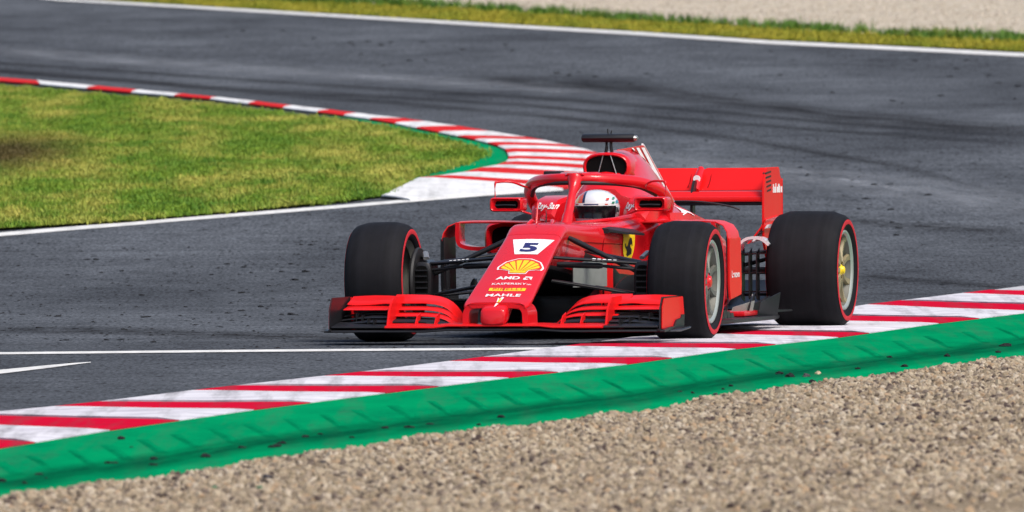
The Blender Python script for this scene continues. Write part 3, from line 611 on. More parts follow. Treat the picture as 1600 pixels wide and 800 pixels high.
by_region(CRUMBS_GREEN, [
    (lambda c: c[0] > 2.4, 'black rubber crumb at the far right end of the green strip', 'rubber crumbs at the right end of the green strip'),
    (lambda c: c[0] > .7, 'black rubber crumb on the green strip below the rear wheel', 'rubber crumbs on green below the rear wheel'),
    (lambda c: c[0] > -.75, 'black rubber crumb on the green strip below the front wing', 'rubber crumbs on green below the front wing'),
    (lambda c: c[0] > -1.66, 'black rubber crumb on the green strip left of the front wing', 'rubber crumbs on green left of the front wing'),
    (lambda c: True, 'black rubber crumb at the far left end of the green strip', 'rubber crumbs at the left end of the green strip')], .62, .012)
by_region(CRUMBS_FAR, [
    (lambda c: c[1] < 48, 'small black rubber crumb on the pale asphalt right of the rear wing', 'rubber crumbs right of the rear wing'),
    (lambda c: c[0] > 2.4, 'small black rubber crumb on the bend below the far verge at right', 'rubber crumbs on the bend at right'),
    (lambda c: c[0] > .2, 'small black rubber crumb on the bend above the air intake', 'rubber crumbs on the bend above the air intake'),
    (lambda c: True, 'small black rubber crumb on the far straight above the grass tongue', 'rubber crumbs on the far straight above the grass')], .50, .003)
bm = bmesh.new(); q = random.Random(8)
for i in range(1100):
    if i < 620: y = q.uniform(-2.2, 26); x = q.uniform(-3.6 - .02 * y, .1 - .02 * y)
    else: y = q.uniform(40, 118); x = q.uniform(.8, 7) if y < 85 else q.uniform(-4, 5)
    r = q.uniform(.004, .011) * (1.25 if y > 30 else 1); hz = r * q.uniform(.4, .9); c0 = Vector((x, y, terr(y) + .0025)); a0 = q.uniform(0, 6.28); st_ = q.uniform(1, 2.2)
    ring = [bm.verts.new(c0 + Vector((math.cos(a0 + k * 1.2566) * r * st_, math.sin(a0 + k * 1.2566) * r * 2.2, 0))) for k in range(5)]; tp_ = bm.verts.new(c0 + Vector((q.uniform(-.3, .3) * r, 0, hz)))
    for k in range(5): bm.faces.new((ring[k], ring[(k + 1) % 5], tp_))
tag(finish(bm, 'rubber_litter', M['rubber'], smooth=None), 'fine black rubber litter strewn over the track', 'rubber litter', kind='stuff')
lab = {'g': ('green stained stone lying in the beige gravel', 'green stained stones in the gravel', M['stone_green']), 'd': ('dark brown stone lying in the beige gravel', 'dark stones in the gravel', M['stone_dark']), 'p': ('pale orange stone on the gravel edge beside the green strip', None, M['stone_pale'])}
for x, y, s, c in STONES:
    px = 23630.0 / (y + CAM_D); wd = s / px * .5
    me = lump(rd, lab[c][2], 'stone', wd, wd * 1.1, wd * .7)
    o = link(bpy.data.objects.new('stone', me)); o.location = (x, y, .045 + .012 * min(2, max(0, x - edge_x(y, GE)))); tag(o, lab[c][0], 'stone', lab[c][1])
# ================================================================ the racing car (local axes: x forward, y to the car's left, z up)
TH = R(13.4); CAR_ROT = -(math.pi / 2 + TH); CAR_LOC = (.141, -.5, -.003)
car = empty('racing_car', CAR_LOC); car.rotation_euler = (0, 0, CAR_ROT)
tag(car, 'red open wheel racing car with number 5 on its nose riding the kerb', 'racing car')
red, red2, carbon, black, void = M['red'], M['red2'], M['carbon'], M['black'], M['void']

def part(name, bm, m, parent=None, smooth=35): return finish(bm, name, m, parent or car, smooth)

def prof(x, w, zt, zb, wb, r, crown=.006, wi=None, zn=None, yc=0.0):
    hs = [(0, zb), (wb - .02, zb), (wb, zb + .02), (wb + (w - wb) * .6, zb + (zt - zb) * .45), (w, zt - r - .01)]
    for k in range(5):
        a = k / 4 * math.pi / 2
        hs.append((w - r + r * math.cos(a), zt - r + r * math.sin(a)))
    if wi is None: hs += [((w - r) * .66, zt + crown * .6), ((w - r) * .64, zt + crown * .62), (0, zt + crown)]
    else: hs += [(wi, zt + crown * .3), (wi - .012, zn), (0, zn)]
    return [Vector((x, yc + y, z)) for y, z in hs] + [Vector((x, yc - y, z)) for y, z in hs[-2:0:-1]]

def smooth_path(pts, n=4):
    P = [Vector(p) for p in pts]; out = []
    for i in range(len(P) - 1):
        p0, p1, p2, p3 = P[max(i - 1, 0)], P[i], P[i + 1], P[min(i + 2, len(P) - 1)]
        for k in range(n):
            t = k / n; out.append(.5 * ((2 * p1) + (p2 - p0) * t + (2 * p0 - 5 * p1 + 4 * p2 - p3) * t * t + (3 * p1 - p0 - 3 * p2 + p3) * t ** 3))
    return out + [P[-1]]
def bvh_of(o):
    me = o.data; return BVHTree.FromPolygons([v.co.copy() for v in me.vertices], [p.vertices[:] for p in me.polygons])
# ---- nose
NZ = [(.10, .160, .598, .41, .10, .028), (.18, .160, .566, .39, .10, .026), (.38, .166, .482, .33, .12, .024), (.52, .171, .423, .285, .13, .022), (.67, .176, .363, .238, .14, .02),
      (.80, .181, .310, .222, .155, .018), (.88, .185, .275, .214, .165, .016), (.95, .187, .248, .208, .17, .014), (1.0, .182, .232, .206, .165, .012), (1.018, .170, .224, .208, .155, .008)]
bm = bmesh.new(); loft(bm, [prof(*s) for s in NZ])
# thumb tip
loft(bm, [[Vector((x, y * w_, zb + (zt - zb) * (.5 + .5 * z))) for y, z in [(math.copysign(abs(math.cos(a)) ** .42, math.cos(a)), math.copysign(abs(math.sin(a)) ** .42, math.sin(a))) for a in [2 * math.pi * k / 20 for k in range(20)]]]
          for x, w_, zt, zb in ((.80, .068, .27, .21), (.90, .070, .270, .18), (.96, .073, .2485, .15), (1.01, .074, .2305, .122), (1.06, .073, .2125, .112), (1.076, .070, .205, .112), (1.084, .060, .194, .120))])
nose = part('nose', bm, red, smooth=40)
bm = bmesh.new(); ribbon(bm, smooth_path([(.905, -.172, .094), (.905, -.170, .15), (.905, -.166, .186), (.905, -.150, .212), (.905, -.115, .2215), (.905, -.04, .223), (.905, .04, .223), (.905, .115, .2215), (.905, .150, .212), (.905, .166, .186), (.905, .170, .15), (.905, .172, .094)], 3), .034, (.22, 0, 0)); bmesh.ops.bevel(bm, geom=[e for e in bm.edges if not e.is_boundary and e.calc_face_angle(0) > .9], offset=.006, segments=2, affect='EDGES')
part('wing_pillar_arch', bm, red, smooth=50)
# ---- monocoque with open cockpit
ws = .2
MC = [(.094, .160, .600, .41, .10, .028, None), (.0, .163, .645, .405, .105, .034, None), (-.06, .166, .657, .40, .11, .04, None), (-.4, .205, .656, .36, .15, .06, None), (-.74, .265, .655, .25, .22, .075, None),
      (-.86, .29, .655, .13, .25, .08, None), (-.868, .29, .655, .13, .25, .08, .48), (-1.2, .345, .672, .08, .31, .09, .42), (-1.5, .39, .70, .08, .36, .09, .42), (-1.62, .41, .715, .08, .38, .09, .5), (-1.628, .41, .715, .08, .38, .09, None), (-1.9, .42, .72, .08, .38, .09, None)]
bm = bmesh.new(); rings = []
for x, w_, zt, zb, wb, r, zn in MC:
    if zn is None: rings.append(prof(x, w_, zt, zb, wb, r))
    else: rings.append(prof(x, w_, zt, zb, wb, r, .006, (w_ - r) * .92, zn))
loft(bm, rings)
for f in bm.faces:
    c_ = f.calc_center_median()
    if c_.z < .44 and abs(f.normal.x) < .9: f.material_index = 1  # lower sides blackened to paint in the shaded recess
body = part('monocoque', bm, [red, carbon], smooth=40)
for s in (-1, 1):
    bm = bmesh.new()
    tube(bm, [(-.85, s * .02, .655), (-.875, s * .12, .66), (-1.0, s * .205, .668), (-1.25, s * .255, .682), (-1.5, s * .275, .712), (-1.6, s * .24, .73)], [.008, .012, .014, .018, .024, .02], 8)
    part('cockpit_rim', bm, red)
    # padded head surround, its face carries the lettering
    bm = bmesh.new()
    loft(bm, [[Vector((x, s * y, z)) for y, z in ((a, .66), (b, .66), (b, zt - .03), (b - .03, zt), (a + .02, zt), (a, zt - .02))] for x, a, b, zt in ((-1.28, .20, .33, .70), (-1.33, .195, .345, .745), (-1.42, .19, .36, .78), (-1.62, .17, .36, .80), (-1.85, .12, .34, .80))])
    part('head_surround', bm, red)
bm = bmesh.new()
for x, y in ((.02, -.05), (.02, .05)): tube(bm, [(-.05, y * 1.4, .655), (-.12, y * 1.2, .675), (-.2, y, .66)], [.006, .012, .006], 8)
part('camera_pod', bm, red)
bm = bmesh.new(); tube(bm, [(-.10, -.03, .64), (-.14, -.034, .70), (-.19, -.04, .775)], [.007, .006, .004], 8); part('pitot_tube', bm, red)
bm = bmesh.new(); tube(bm, [(-.2, .005, .665), (-.21, .005, .71), (-.22, .0, .735)], [.004, .003, .002], 6); part('antenna', bm, carbon)
for s in (-1, 1):
    bm = bmesh.new(); loft(bm, [[Vector((x, s * y, z)) for y, z in ((y0, z0), (y0 + .05, z0 - .004), (y1, z1), (y1, z1 - .012), (y0 + .05, z0 - .03), (y0, z0 - .03))] for x, y0, z0, y1, z1 in ((-.62, .215, .628, .27, .618), (-.75, .23, .635, .335, .603), (-.95, .29, .62, .40, .592))])
    part('side_vane', bm, carbon)
# ---- halo
bm = bmesh.new()
hp = [(-1.66, -.37, .70), (-1.58, -.395, .76), (-1.45, -.385, .825), (-1.28, -.325, .872), (-1.12, -.235, .892), (-1.0, -.12, .900), (-.965, 0, .902), (-1.0, .12, .900), (-1.12, .235, .892), (-1.28, .325, .872), (-1.45, .385, .825), (-1.58, .395, .76), (-1.66, .37, .70)]
tube(bm, smooth_path(hp), .0325, 14, 1.0)
halo = part('halo', bm, red, smooth=60)
bm = bmesh.new(); tube(bm, smooth_path([(-.70, 0, .63), (-.78, 0, .71), (-.86, 0, .80), (-.93, 0, .86), (-.965, 0, .895)]), [.030] * 4 + [.026] * 4 + [.024] * 2 + [.027, .031, .036, .041, .046, .050] + [.05], 12, 1.2, up=(1, 0, 0)); part('halo_pillar', bm, red, halo, 60)
bm = bmesh.new(); ha = smooth_path([(x + .030, y * .94, z - .022) for x, y, z in hp[2:-2]]); tube(bm, ha, .012, 8); part('halo_dark_edge', bm, black, halo)  # black tube along the inner underside of the halo ring
bm = bmesh.new(); loft(bm, [[Vector((x, y, z)) for y, z in ((-w_, z0), (w_, z0), (w_ * .85, z0 + .010), (-w_ * .85, z0 + .010))] for x, w_, z0 in ((-.935, .05, .925), (-1.06, .12, .93), (-1.1, .13, .925))]); part('halo_fairing', bm, red, halo)
bm = bmesh.new(); box(bm, (-1.24, -.23, .915), (-1.14, -.13, .945), .006); part('side_camera', bm, carbon, halo)
# ---- mirrors: hollow red housings on bowed stays
for s in (-1, 1):
    mi = empty('mirror', (-1.05, s * .42, .757), car); mi['label'] = 'red wing mirror with slotted housing'
    def rr(w_, h_, r, n=5):
        o = []
        for cx, cz, a0 in ((w_ - r, h_ - r, 0), (-w_ + r, h_ - r, 90), (-w_ + r, -h_ + r, 180), (w_ - r, -h_ + r, 270)):
            for k in range(n): a = R(a0 + 90 * k / (n - 1)); o.append((cx + r * math.cos(a), cz + r * math.sin(a)))
        return o
    bm = bmesh.new()
    seq = [(.0, .062, .018, .014), (.035, .07, .024, .016), (.05, .086, .034, .018), (.045, .092, .039, .018), (.0, .095, .041, .018), (-.09, .093, .040, .018), (-.095, .085, .034, .016)]
    loft(bm, [[Vector((x, y, z)) for y, z in rr(a, b, r)] for x, a, b, r in seq], cap0=False, cap1=False); part('mirror_housing', bm, red, mi, 50)
    bm = bmesh.new(); plate(bm, rr(.078, .028, .012), 'x', .01, .012); part('mirror_slot', bm, void, mi)
    bm = bmesh.new(); tube(bm, [(.048, -.06, -.004), (.052, 0, -.002), (.048, .06, -.004)], .005, 6); part('slot_blade', bm, carbon, mi)
    bm = bmesh.new(); plate(bm, rr(.08, .03, .012), 'x', .006, -.09); part('mirror_glass', bm, M['mirror'], mi)
    bm = bmesh.new(); tube(bm, smooth_path([(-.02, s * .075, .03), (-.02, s * .076, .115), (-.03, s * .06, .128), (-.06, s * -.01, .128), (-.12, s * -.06, .105), (-.25, s * -.085, .085)]), [.003] * 4 + [.0065] * 17, 8, 1.0)
    part('mirror_stay', bm, red, mi, 60)
    bm = bmesh.new(); tube(bm, [(0, -s * .06, -.03), (0, -s * .14, -.055)], .012, 8, .5); part('mirror_foot', bm, red, mi)
# ---- roll hoop intake, engine cover, fin
def superring(x, yc, w_, zt, zb, n=2.6, N=28, top=1.0):
    o = []
    for k in range(N):
        a = 2 * math.pi * k / N; c, s_ = math.cos(a), math.sin(a)
        o.append(Vector((x, yc + w_ * math.copysign(abs(c) ** (2 / n), c) * (1 if s_ < 0 else top), (zt + zb) / 2 + (zt - zb) / 2 * math.copysign(abs(s_) ** (2 / n), s_))))
    return o
bm = bmesh.new()
loft(bm, [superring(-1.86, 0, .09, 1.01, .91), superring(-1.76, 0, .113, 1.022, .900), superring(-1.725, 0, .119, 1.027, .895), superring(-1.715, 0, .126, 1.033, .889), superring(-1.72, 0, .134, 1.040, .883), superring(-1.76, 0, .142, 1.046, .87), superring(-2.05, 0, .14, 1.056, .80, 2.4, 28, .85)], cap0=False)
part('air_intake', bm, red, smooth=60)
bm = bmesh.new(); plate(bm, [(p.y, p.z) for p in superring(0, 0, .1195, 1.0275, .8945)], 'x', .01, -1.735); part('intake_throat', bm, void)
bm = bmesh.new()
for y0, y1 in ((-.042, -.016), (.055, .026)): tube(bm, [(-1.724, y0 * 1.25, .895), (-1.724, y1, 1.03)], .0032, 6)
part('intake_divider', bm, M['grey'])
EC = [(-1.60, [(0, .84), (.08, .835), (.12, .80), (.2, .775), (.3, .76), (.40, .70), (.42, .5)]),
      (-1.72, [(0, .93), (.08, .92), (.125, .88), (.17, .81), (.29, .765), (.43, .70), (.45, .5)]),
      (-1.95, [(0, 1.05), (.09, 1.03), (.14, .96), (.165, .86), (.27, .76), (.45, .69), (.47, .45)]),
      (-2.4, [(0, 1.05), (.05, 1.02), (.11, .95), (.16, .84), (.26, .735), (.43, .65), (.45, .42)]),
      (-2.75, [(0, .96), (.045, .93), (.09, .86), (.14, .76), (.22, .66), (.36, .56), (.37, .38)]),
      (-3.3, [(0, .74), (.04, .71), (.075, .65), (.11, .57), (.16, .49), (.24, .42), (.24, .28)]),
      (-3.75, [(0, .54), (.03, .52), (.055, .48), (.075, .43), (.10, .38), (.13, .33), (.13, .25)])]
bm = bmesh.new(); loft(bm, [[Vector((x, y, z)) for y, z in h_] + [Vector((x, -y, z)) for y, z in h_[:0:-1]] for x, h_ in EC]); part('engine_cover', bm, red, smooth=50)
bm = bmesh.new(); plate(bm, [(-2.0, 1.04), (-2.02, 1.058), (-2.66, 1.078), (-2.70, 1.07), (-3.44, .75), (-3.46, .66), (-3.2, .68), (-2.7, .92), (-2.4, .99)], 'y', .014, 0, .004)
fin = part('engine_fin', bm, red)
bm = bmesh.new(); tube(bm, [(-2.66, 0, 1.083), (-2.705, 0, 1.072), (-3.46, 0, .745)], .007, 6); part('fin_edge', bm, M['white'], fin)
# camera bar on top
tc_ = empty('camera_bar', (-1.80, 0, 1.127), car)
bm = bmesh.new(); loft(bm, [[Vector((.042 * math.cos(a), y, .025 * sc * math.sin(a))) for a in [2 * math.pi * k / 14 for k in range(14)]] for y, sc in ((-.152, .8), (-.148, 1), (.148, 1), (.152, .8))]); part('camera_housing', bm, carbon, tc_)
bm = bmesh.new(); loft(bm, [[Vector((.026 * sc * math.cos(a), y, .016 * sc * math.sin(a))) for a in [2 * math.pi * k / 12 for k in range(12)]] for y, sc in ((.152, 1), (.166, .8), (.172, .3))]); part('camera_lens', bm, M['grey'], tc_)
bm = bmesh.new()
for dy in (-.013, .013): tube(bm, [(0, dy * 1.6, -.10), (0, dy, -.05), (0, dy, -.015)], [.011, .009, .010], 8, 1.0)
part('camera_post', bm, carbon, tc_)
bm = bmesh.new(); tube(bm, [(0, -.004, .02), (0, -.006, .052)], .004, 6); tube(bm, [(0, .012, .02), (0, .018, .043)], .0035, 6); part('antenna', bm, black, tc_)
# ---- sidepods with inlets and upper deflector hoops
for s in (-1, 1):
    bm = bmesh.new()
    def sp_ring(x, yc, w_, zt, zb, n=4): return superring(x, s * yc, w_, zt, zb, n)
    loft(bm, [sp_ring(-1.62, .49, .13, .62, .50), sp_ring(-1.50, .49, .145, .632, .482), sp_ring(-1.475, .49, .158, .645, .468), sp_ring(-1.49, .49, .17, .656, .455), sp_ring(-1.6, .48, .18, .655, .38), sp_ring(-1.85, .44, .20, .632, .22), sp_ring(-2.3, .36, .23, .585, .115), sp_ring(-2.8, .27, .22, .50, .105), sp_ring(-3.3, .17, .16, .42, .105), sp_ring(-3.7, .12, .12, .32, .11)], cap0=False)
    part('sidepod', bm, red, smooth=55)
    bm = bmesh.new(); plate(bm, [(p.y, p.z) for p in sp_ring(0, .49, .14, .625, .485)], 'x', .01, -1.55); part('sidepod_inlet', bm, void)
    HP = [(.28, .650, .10), (.50, .655, .10), (.68, .656, .11), (.755, .652, .12), (.802, .632, .13), (.826, .595, .14), (.834, .55, .15)]
    bm = bmesh.new(); rings = []
    for i, (y, z, hw) in enumerate(HP):
        a_, b_ = HP[max(0, i - 1)], HP[min(len(HP) - 1, i + 1)]; d = Vector((0, b_[0] - a_[0], b_[1] - a_[1])).normalized(); nn = Vector((0, -d.z, d.y)) * .009
        P0 = [Vector((-1.32 + hw, y, z)) + nn * .3, Vector((-1.32, y, z)) + nn, Vector((-1.32 - hw, y, z)) + nn * .4, Vector((-1.32 - hw, y, z)) - nn * .4, Vector((-1.32, y, z)) - nn, Vector((-1.32 + hw, y, z)) - nn * .3]
        rings.append([Vector((p.x, s * p.y, p.z)) for p in P0])
    loft(bm, rings)
    dfl = part('sidepod_deflector', bm, red2, smooth=60)
    bm = bmesh.new(); plate(bm, [(-1.17, .56), (-1.47, .56), (-1.49, .30), (-1.48, .235), (-1.20, .21), (-1.17, .30)], 'y', .014, s * .836, .004); part('deflector_vane', bm, red2 if s > 0 else carbon, dfl)
    bm = bmesh.new(); plate(bm, [(-1.168, .57), (-1.46, .57), (-1.47, .25), (-1.19, .218)], 'y', .006, s * .826); part('deflector_lining', bm, carbon, dfl)
    bm = bmesh.new(); ribbon(bm, smooth_path([(-1.25, s * .745, .655), (-1.25, s * .745, .56), (-1.25, s * .715, .518), (-1.25, s * .60, .505), (-1.25, s * .45, .53)], 4), .022, (.14, 0, 0)); part('inlet_hoop', bm, red, smooth=60)
    # turning vanes ahead of the sidepods
    for k, (x0, x1, y0, y1, z0, z1) in enumerate(((-.42, -.85, .20, .30, .07, .30), (-.55, -1.0, .33, .42, .06, .36), (-.72, -1.12, .45, .56, .06, .38), (-.90, -1.2, .60, .70, .06, .34))):
        bm = bmesh.new(); rings = []
        for t in [i / 6 for i in range(7)]:
            x = x0 + (x1 - x0) * t; y = s * (y0 + (y1 - y0) * (t ** 1.5)); zt = z1 * (.72 + .28 * math.sin(t * 2.4))
            rings.append([Vector((x, y - .005, z0)), Vector((x, y + .005, z0)), Vector((x, y + .005 - s * .03, zt)), Vector((x, y - .005 - s * .03, zt))])
        loft(bm, rings); part('turning_vane', bm, carbon)
    for k in range(3):
        bm = bmesh.new(); plate(bm, [(-1.0 + .10 * k, s * .30), (-1.02 + .10 * k, s * .72), (-1.10 + .10 * k, s * .72), (-1.09 + .10 * k, s * .30)], 'z', .008, .16 + .055 * k, .002); part('vane_slat', bm, carbon)
    for k in range(6):  # black louvres and slats added to darken the openings under the nose
        bm = bmesh.new(); y0 = .28 + .085 * k; x0 = -.88 - .03 * k; hz = .27 + .05 * math.sin(k * 1.3)
        loft(bm, [[Vector((x0, s * y0, z0)), Vector((x0 + .05, s * (y0 + .078), z0)), Vector((x0 + .042, s * (y0 + .078), z0)), Vector((x0 - .008, s * y0, z0))] for z0 in (.075, .18, hz)])
        part('infill_louvre', bm, carbon if k != 3 else M['vane_sheen'])  # the grey one paints a highlight among the black
        bm = bmesh.new(); box(bm, (x0 - .02, min(s * y0, s * (y0 + .075)), .12 + .02 * k), (x0 + .07, max(s * y0, s * (y0 + .075)), .125 + .02 * k)); part('vane_slat', bm, black)
    for y0, y1 in ((.20, .225), (.24, .285)):
        bm = bmesh.new(); loft(bm, [[Vector((-.62 - .2 * (y - .2), s * y, z)) for z in (.17, .455)] + [Vector((-.635 - .2 * (y - .2), s * y, z)) for z in (.455, .17)] for y in (y0, y1)]); part('bargeboard', bm, red2)
    bm = bmesh.new(); loft(bm, [[Vector((x, s * y, .30)), Vector((x, s * y, zt)), Vector((x - .01, s * (y - .008), zt)), Vector((x - .01, s * (y - .008), .30))] for x, y, zt in ((-.20, .16, .42), (-.40, .215, .455), (-.60, .262, .45))]); part('turning_vane', bm, M['vane_sheen'])  # carbon vane with its sky reflection put into a grey colour
    bm = bmesh.new(); tube(bm, [(-.62, s * .66, .09), (-.62, s * .665, .30), (-.63, s * .67, .455)], [.012, .014, .016], 8, .5); tube(bm, [(-.63, s * .64, .44), (-.63, s * .69, .44)], .016, 8); part('vane_post', bm, carbon)
# ---- floor
bm = bmesh.new(); fo = [(-.62, .10), (-.70, .24), (-1.0, .40), (-1.15, .74), (-1.5, .79), (-2.6, .79), (-2.95, .74), (-3.1, .60), (-3.3, .54), (-4.0, .50)]
plate(bm, [(x, y) for x, y in fo] + [(x, -y) for x, y in fo[::-1]], 'z', .022, .082, .004); part('floor', bm, carbon)
for s in (-1, 1):
    for k in range(5):
        bm = bmesh.new(); plate(bm, [(-1.18 - .09 * k, .10), (-1.16 - .09 * k, .17 - .01 * k), (-1.24 - .09 * k, .17 - .01 * k), (-1.26 - .09 * k, .10)], 'y', .006, s * (.765)); part('floor_fin', bm, carbon)
    bm = bmesh.new(); plate(bm, [(-2.55, .095), (-2.6, .16), (-3.05, .20), (-3.2, .11)], 'y', .01, s * .66); part('floor_fin', bm, carbon)
    bm = bmesh.new(); plate(bm, [(-2.75, s * .60), (-2.8, s * .74), (-3.12, s * .78), (-3.2, s * .60)], 'z', .012, .115, .003); part('floor_tail', bm, carbon)
bm = bmesh.new(); box(bm, (-.78, -.19, .075), (-.60, .19, .25), .02); part('splitter', bm, carbon)  # black splitter box, put in to keep the nose openings dark
bm = bmesh.new(); box(bm, (-2.6, .40, .096), (-2.2, .70, .125), .01); part('floor_skirt', bm, red)
bm = bmesh.new(); loft(bm, [superring(-3.3, 0, .20, .40, .10, 4), superring(-3.75, 0, .16, .42, .12, 4), superring(-4.1, 0, .10, .40, .2, 4), superring(-4.3, 0, .05, .36, .28, 4)]); part('gearbox', bm, carbon)
bm = bmesh.new()
for y in (-.45, -.25, .25, .45): plate(bm, [(-3.8, .09), (-3.8, .16), (-4.2, .28), (-4.25, .12)], 'y', .008, y)
loft(bm, [[Vector((x, y, z)) for y, z in ((-.5, z0), (.5, z0), (.5, z0 + .012), (-.5, z0 + .012))] for x, z0 in ((-3.7, .10), (-4.0, .17), (-4.25, .26))]); part('diffuser', bm, carbon)

# ---- front wing
fw = empty('front_wing', (0, 0, .027), car); fw.scale = (1, 1, .9)
def wing_surface(bm, st, t=.012):
    """st: (y, xle, zle, xte, zte)"""
    rings = []
    for y, xl, zl, xt, zt in st:
        mx, mz = (xl + xt) / 2, (zl + zt) / 2 - .18 * (zt - zl)
        rings.append([Vector((xl + .004, y, zl)), Vector((xl, y, zl + t * .6)), Vector((mx, y, mz + t)), Vector((xt, y, zt + t * .4)), Vector((xt, y, zt)), Vector((mx, y, mz)), Vector((xl, y, zl - t * .3))])
    loft(bm, rings)
bm = bmesh.new(); wing_surface(bm, [(y, 1.075 - .02 * (abs(y) / .95) ** 2 - (.0 if abs(y) > .3 else .0), .082 + (.010 if abs(y) < .3 else 0), .80, .090 + (.012 if abs(y) > .35 else .004)) for y in (-.62, -.45, -.34, -.26, -.1, 0, .1, .26, .34, .45, .62)], .016); part('main_plane', bm, red2, fw, 50)
for s in (-1, 1):
    bm = bmesh.new(); wing_surface(bm, [(s * y, 1.06 - .02 * (y / .95) ** 2, .082, .80, .112) for y in (.624, .7, .8, .93)], .014); part('outer_plane', bm, carbon, fw, 50)
bm = bmesh.new(); wing_surface(bm, [(y, 1.07 - .02 * (abs(y) / .95) ** 2, .062 - (.006 if abs(y) > .3 else -.004), .78, .075) for y in (-.97, -.7, -.4, -.26, 0, .26, .4, .7, .97)], .016); part('main_plane_underside', bm, carbon, fw, 50)
def drop(a):
    for (y0, d0), (y1, d1) in zip(DR, DR[1:]):
        if a <= y1: return d0 + (d1 - d0) * (a - y0) / (y1 - y0)
    return DR[-1][1]
DR = [(.245, .16), (.26, .115), (.285, .07), (.32, .035), (.36, .012), (.42, 0), (1.2, 0)]
for s in (-1, 1):
    ys = [.25, .26, .275, .295, .32, .35, .39, .45, .55, .64]
    for k, (xl, xt, zl, zt) in enumerate(((.90, .78, .112, .130), (.82, .71, .148, .163), (.75, .64, .186, .201), (.68, .55, .226, .256))):
        bm = bmesh.new(); sh = .012 * k
        wing_surface(bm, [(s * (y + sh), xl - .12 * max(0, .4 - y), max(.085, zl - drop(y) * (.55 + .15 * k)), xt - .12 * max(0, .4 - y), max(.10, zt - drop(y) * (.55 + .15 * k)) + .018 * math.sin((y - .25) * 4.5) * (1 if k == 3 else .3)) for y in ys], .010)
        part('flap', bm, red2 if k else carbon, fw, 50)
    # outboard: red cascade over black lower flaps
    bm = bmesh.new(); wing_surface(bm, [(s * y, .80 - .05 * (y - .64), .186, .68, .206 - .004 * math.cos(y * 12)) for y in (.625, .70, .72, .80, .88, .925)], .006); wing_surface(bm, [(s * y, .70 - .05 * (y - .64), .219 + .006 * math.sin((y - .62) * 20), .55, .262 - .006 * math.cos(y * 12)) for y in (.625, .70, .72, .80, .88, .925)], .012); part('cascade_flap', bm, red2, fw, 50)
    for k, (xl, xt, zl, zt) in enumerate(((.95, .82, .112, .132), (.87, .75, .138, .158), (.80, .68, .162, .184))):
        bm = bmesh.new(); wing_surface(bm, [(s * y, xl - .1 * (y - .6), zl - .06 * max(0, y - .78) * 2, xt - .1 * (y - .6), zt - .10 * max(0, y - .76) * 2) for y in (.63, .70, .76, .82, .88, .925)], .008); part('lower_flap', bm, carbon, fw, 50)
    bm = bmesh.new(); plate(bm, [(1.0, .09), (.95, .20), (.86, .262), (.62, .268), (.60, .2), (.72, .11)], 'y', .012, s * .622, .003); part('flap_strut', bm, red2, fw)
    for yy in (.36, .47): 
        bm = bmesh.new(); plate(bm, [(.98, .09), (.92, .15), (.84, .17), (.86, .10)], 'y', .005, s * yy); part('flap_bracket', bm, red2, fw)
    # curved vanes under the cascade
    for k in range(4):
        bm = bmesh.new(); pth = [(1.0 - .05 * k - .35 * t, s * (.70 + .045 * k + .10 * t * t), .10 + .02 * k) for t in (0, .25, .5, .75, 1)]
        rings = [[Vector((x, y - .003, .085)), Vector((x, y + .003, .085)), Vector((x, y + .003, .13 + .012 * k)), Vector((x, y - .003, .13 + .012 * k))] for x, y, z in pth]; loft(bm, rings); part('strake', bm, carbon, fw)
    # endplate: red outside, black lining
    bm = bmesh.new(); plate(bm, [(1.03, .07), (1.02, .20), (.97, .258), (.50, .262), (.47, .15), (.52, .065)], 'y', .006, s * .947, .003); ep = part('endplate', bm, red2, fw)
    bm = bmesh.new(); plate(bm, [(1.052, .068), (1.042, .20), (.99, .266), (.58, .266), (.55, .07)], 'y', .005, s * .9395); part('endplate_lining', bm, carbon, ep)
    bm = bmesh.new(); plate(bm, [(.62, .075), (.56, .15), (.50, .15), (.52, .07)], 'y', .012, s * .953); plate(bm, [(.78, .07), (.70, .12), (.56, .13), (.56, .07)], 'y', .013, s * .953); part('endplate_slot', bm, carbon, ep)
    bm = bmesh.new(); loft(bm, [[Vector((x, s * y, z)) for y, z in ((.93, z0), (y1, z0 - .006), (y1, z0 + .006), (.93, z0 + .012))] for x, y1, z0 in ((1.06, .945, .062), (.95, .965, .058), (.75, .985, .062), (.50, .985, .07))]); part('footplate', bm, carbon, ep)
    bm = bmesh.new(); tube(bm, [(.92, s * .965, .058), (.74, s * .99, .060), (.5, s * .985, .07)], [.008, .014, .010], 8, .8); part('footplate_edge', bm, carbon, ep)

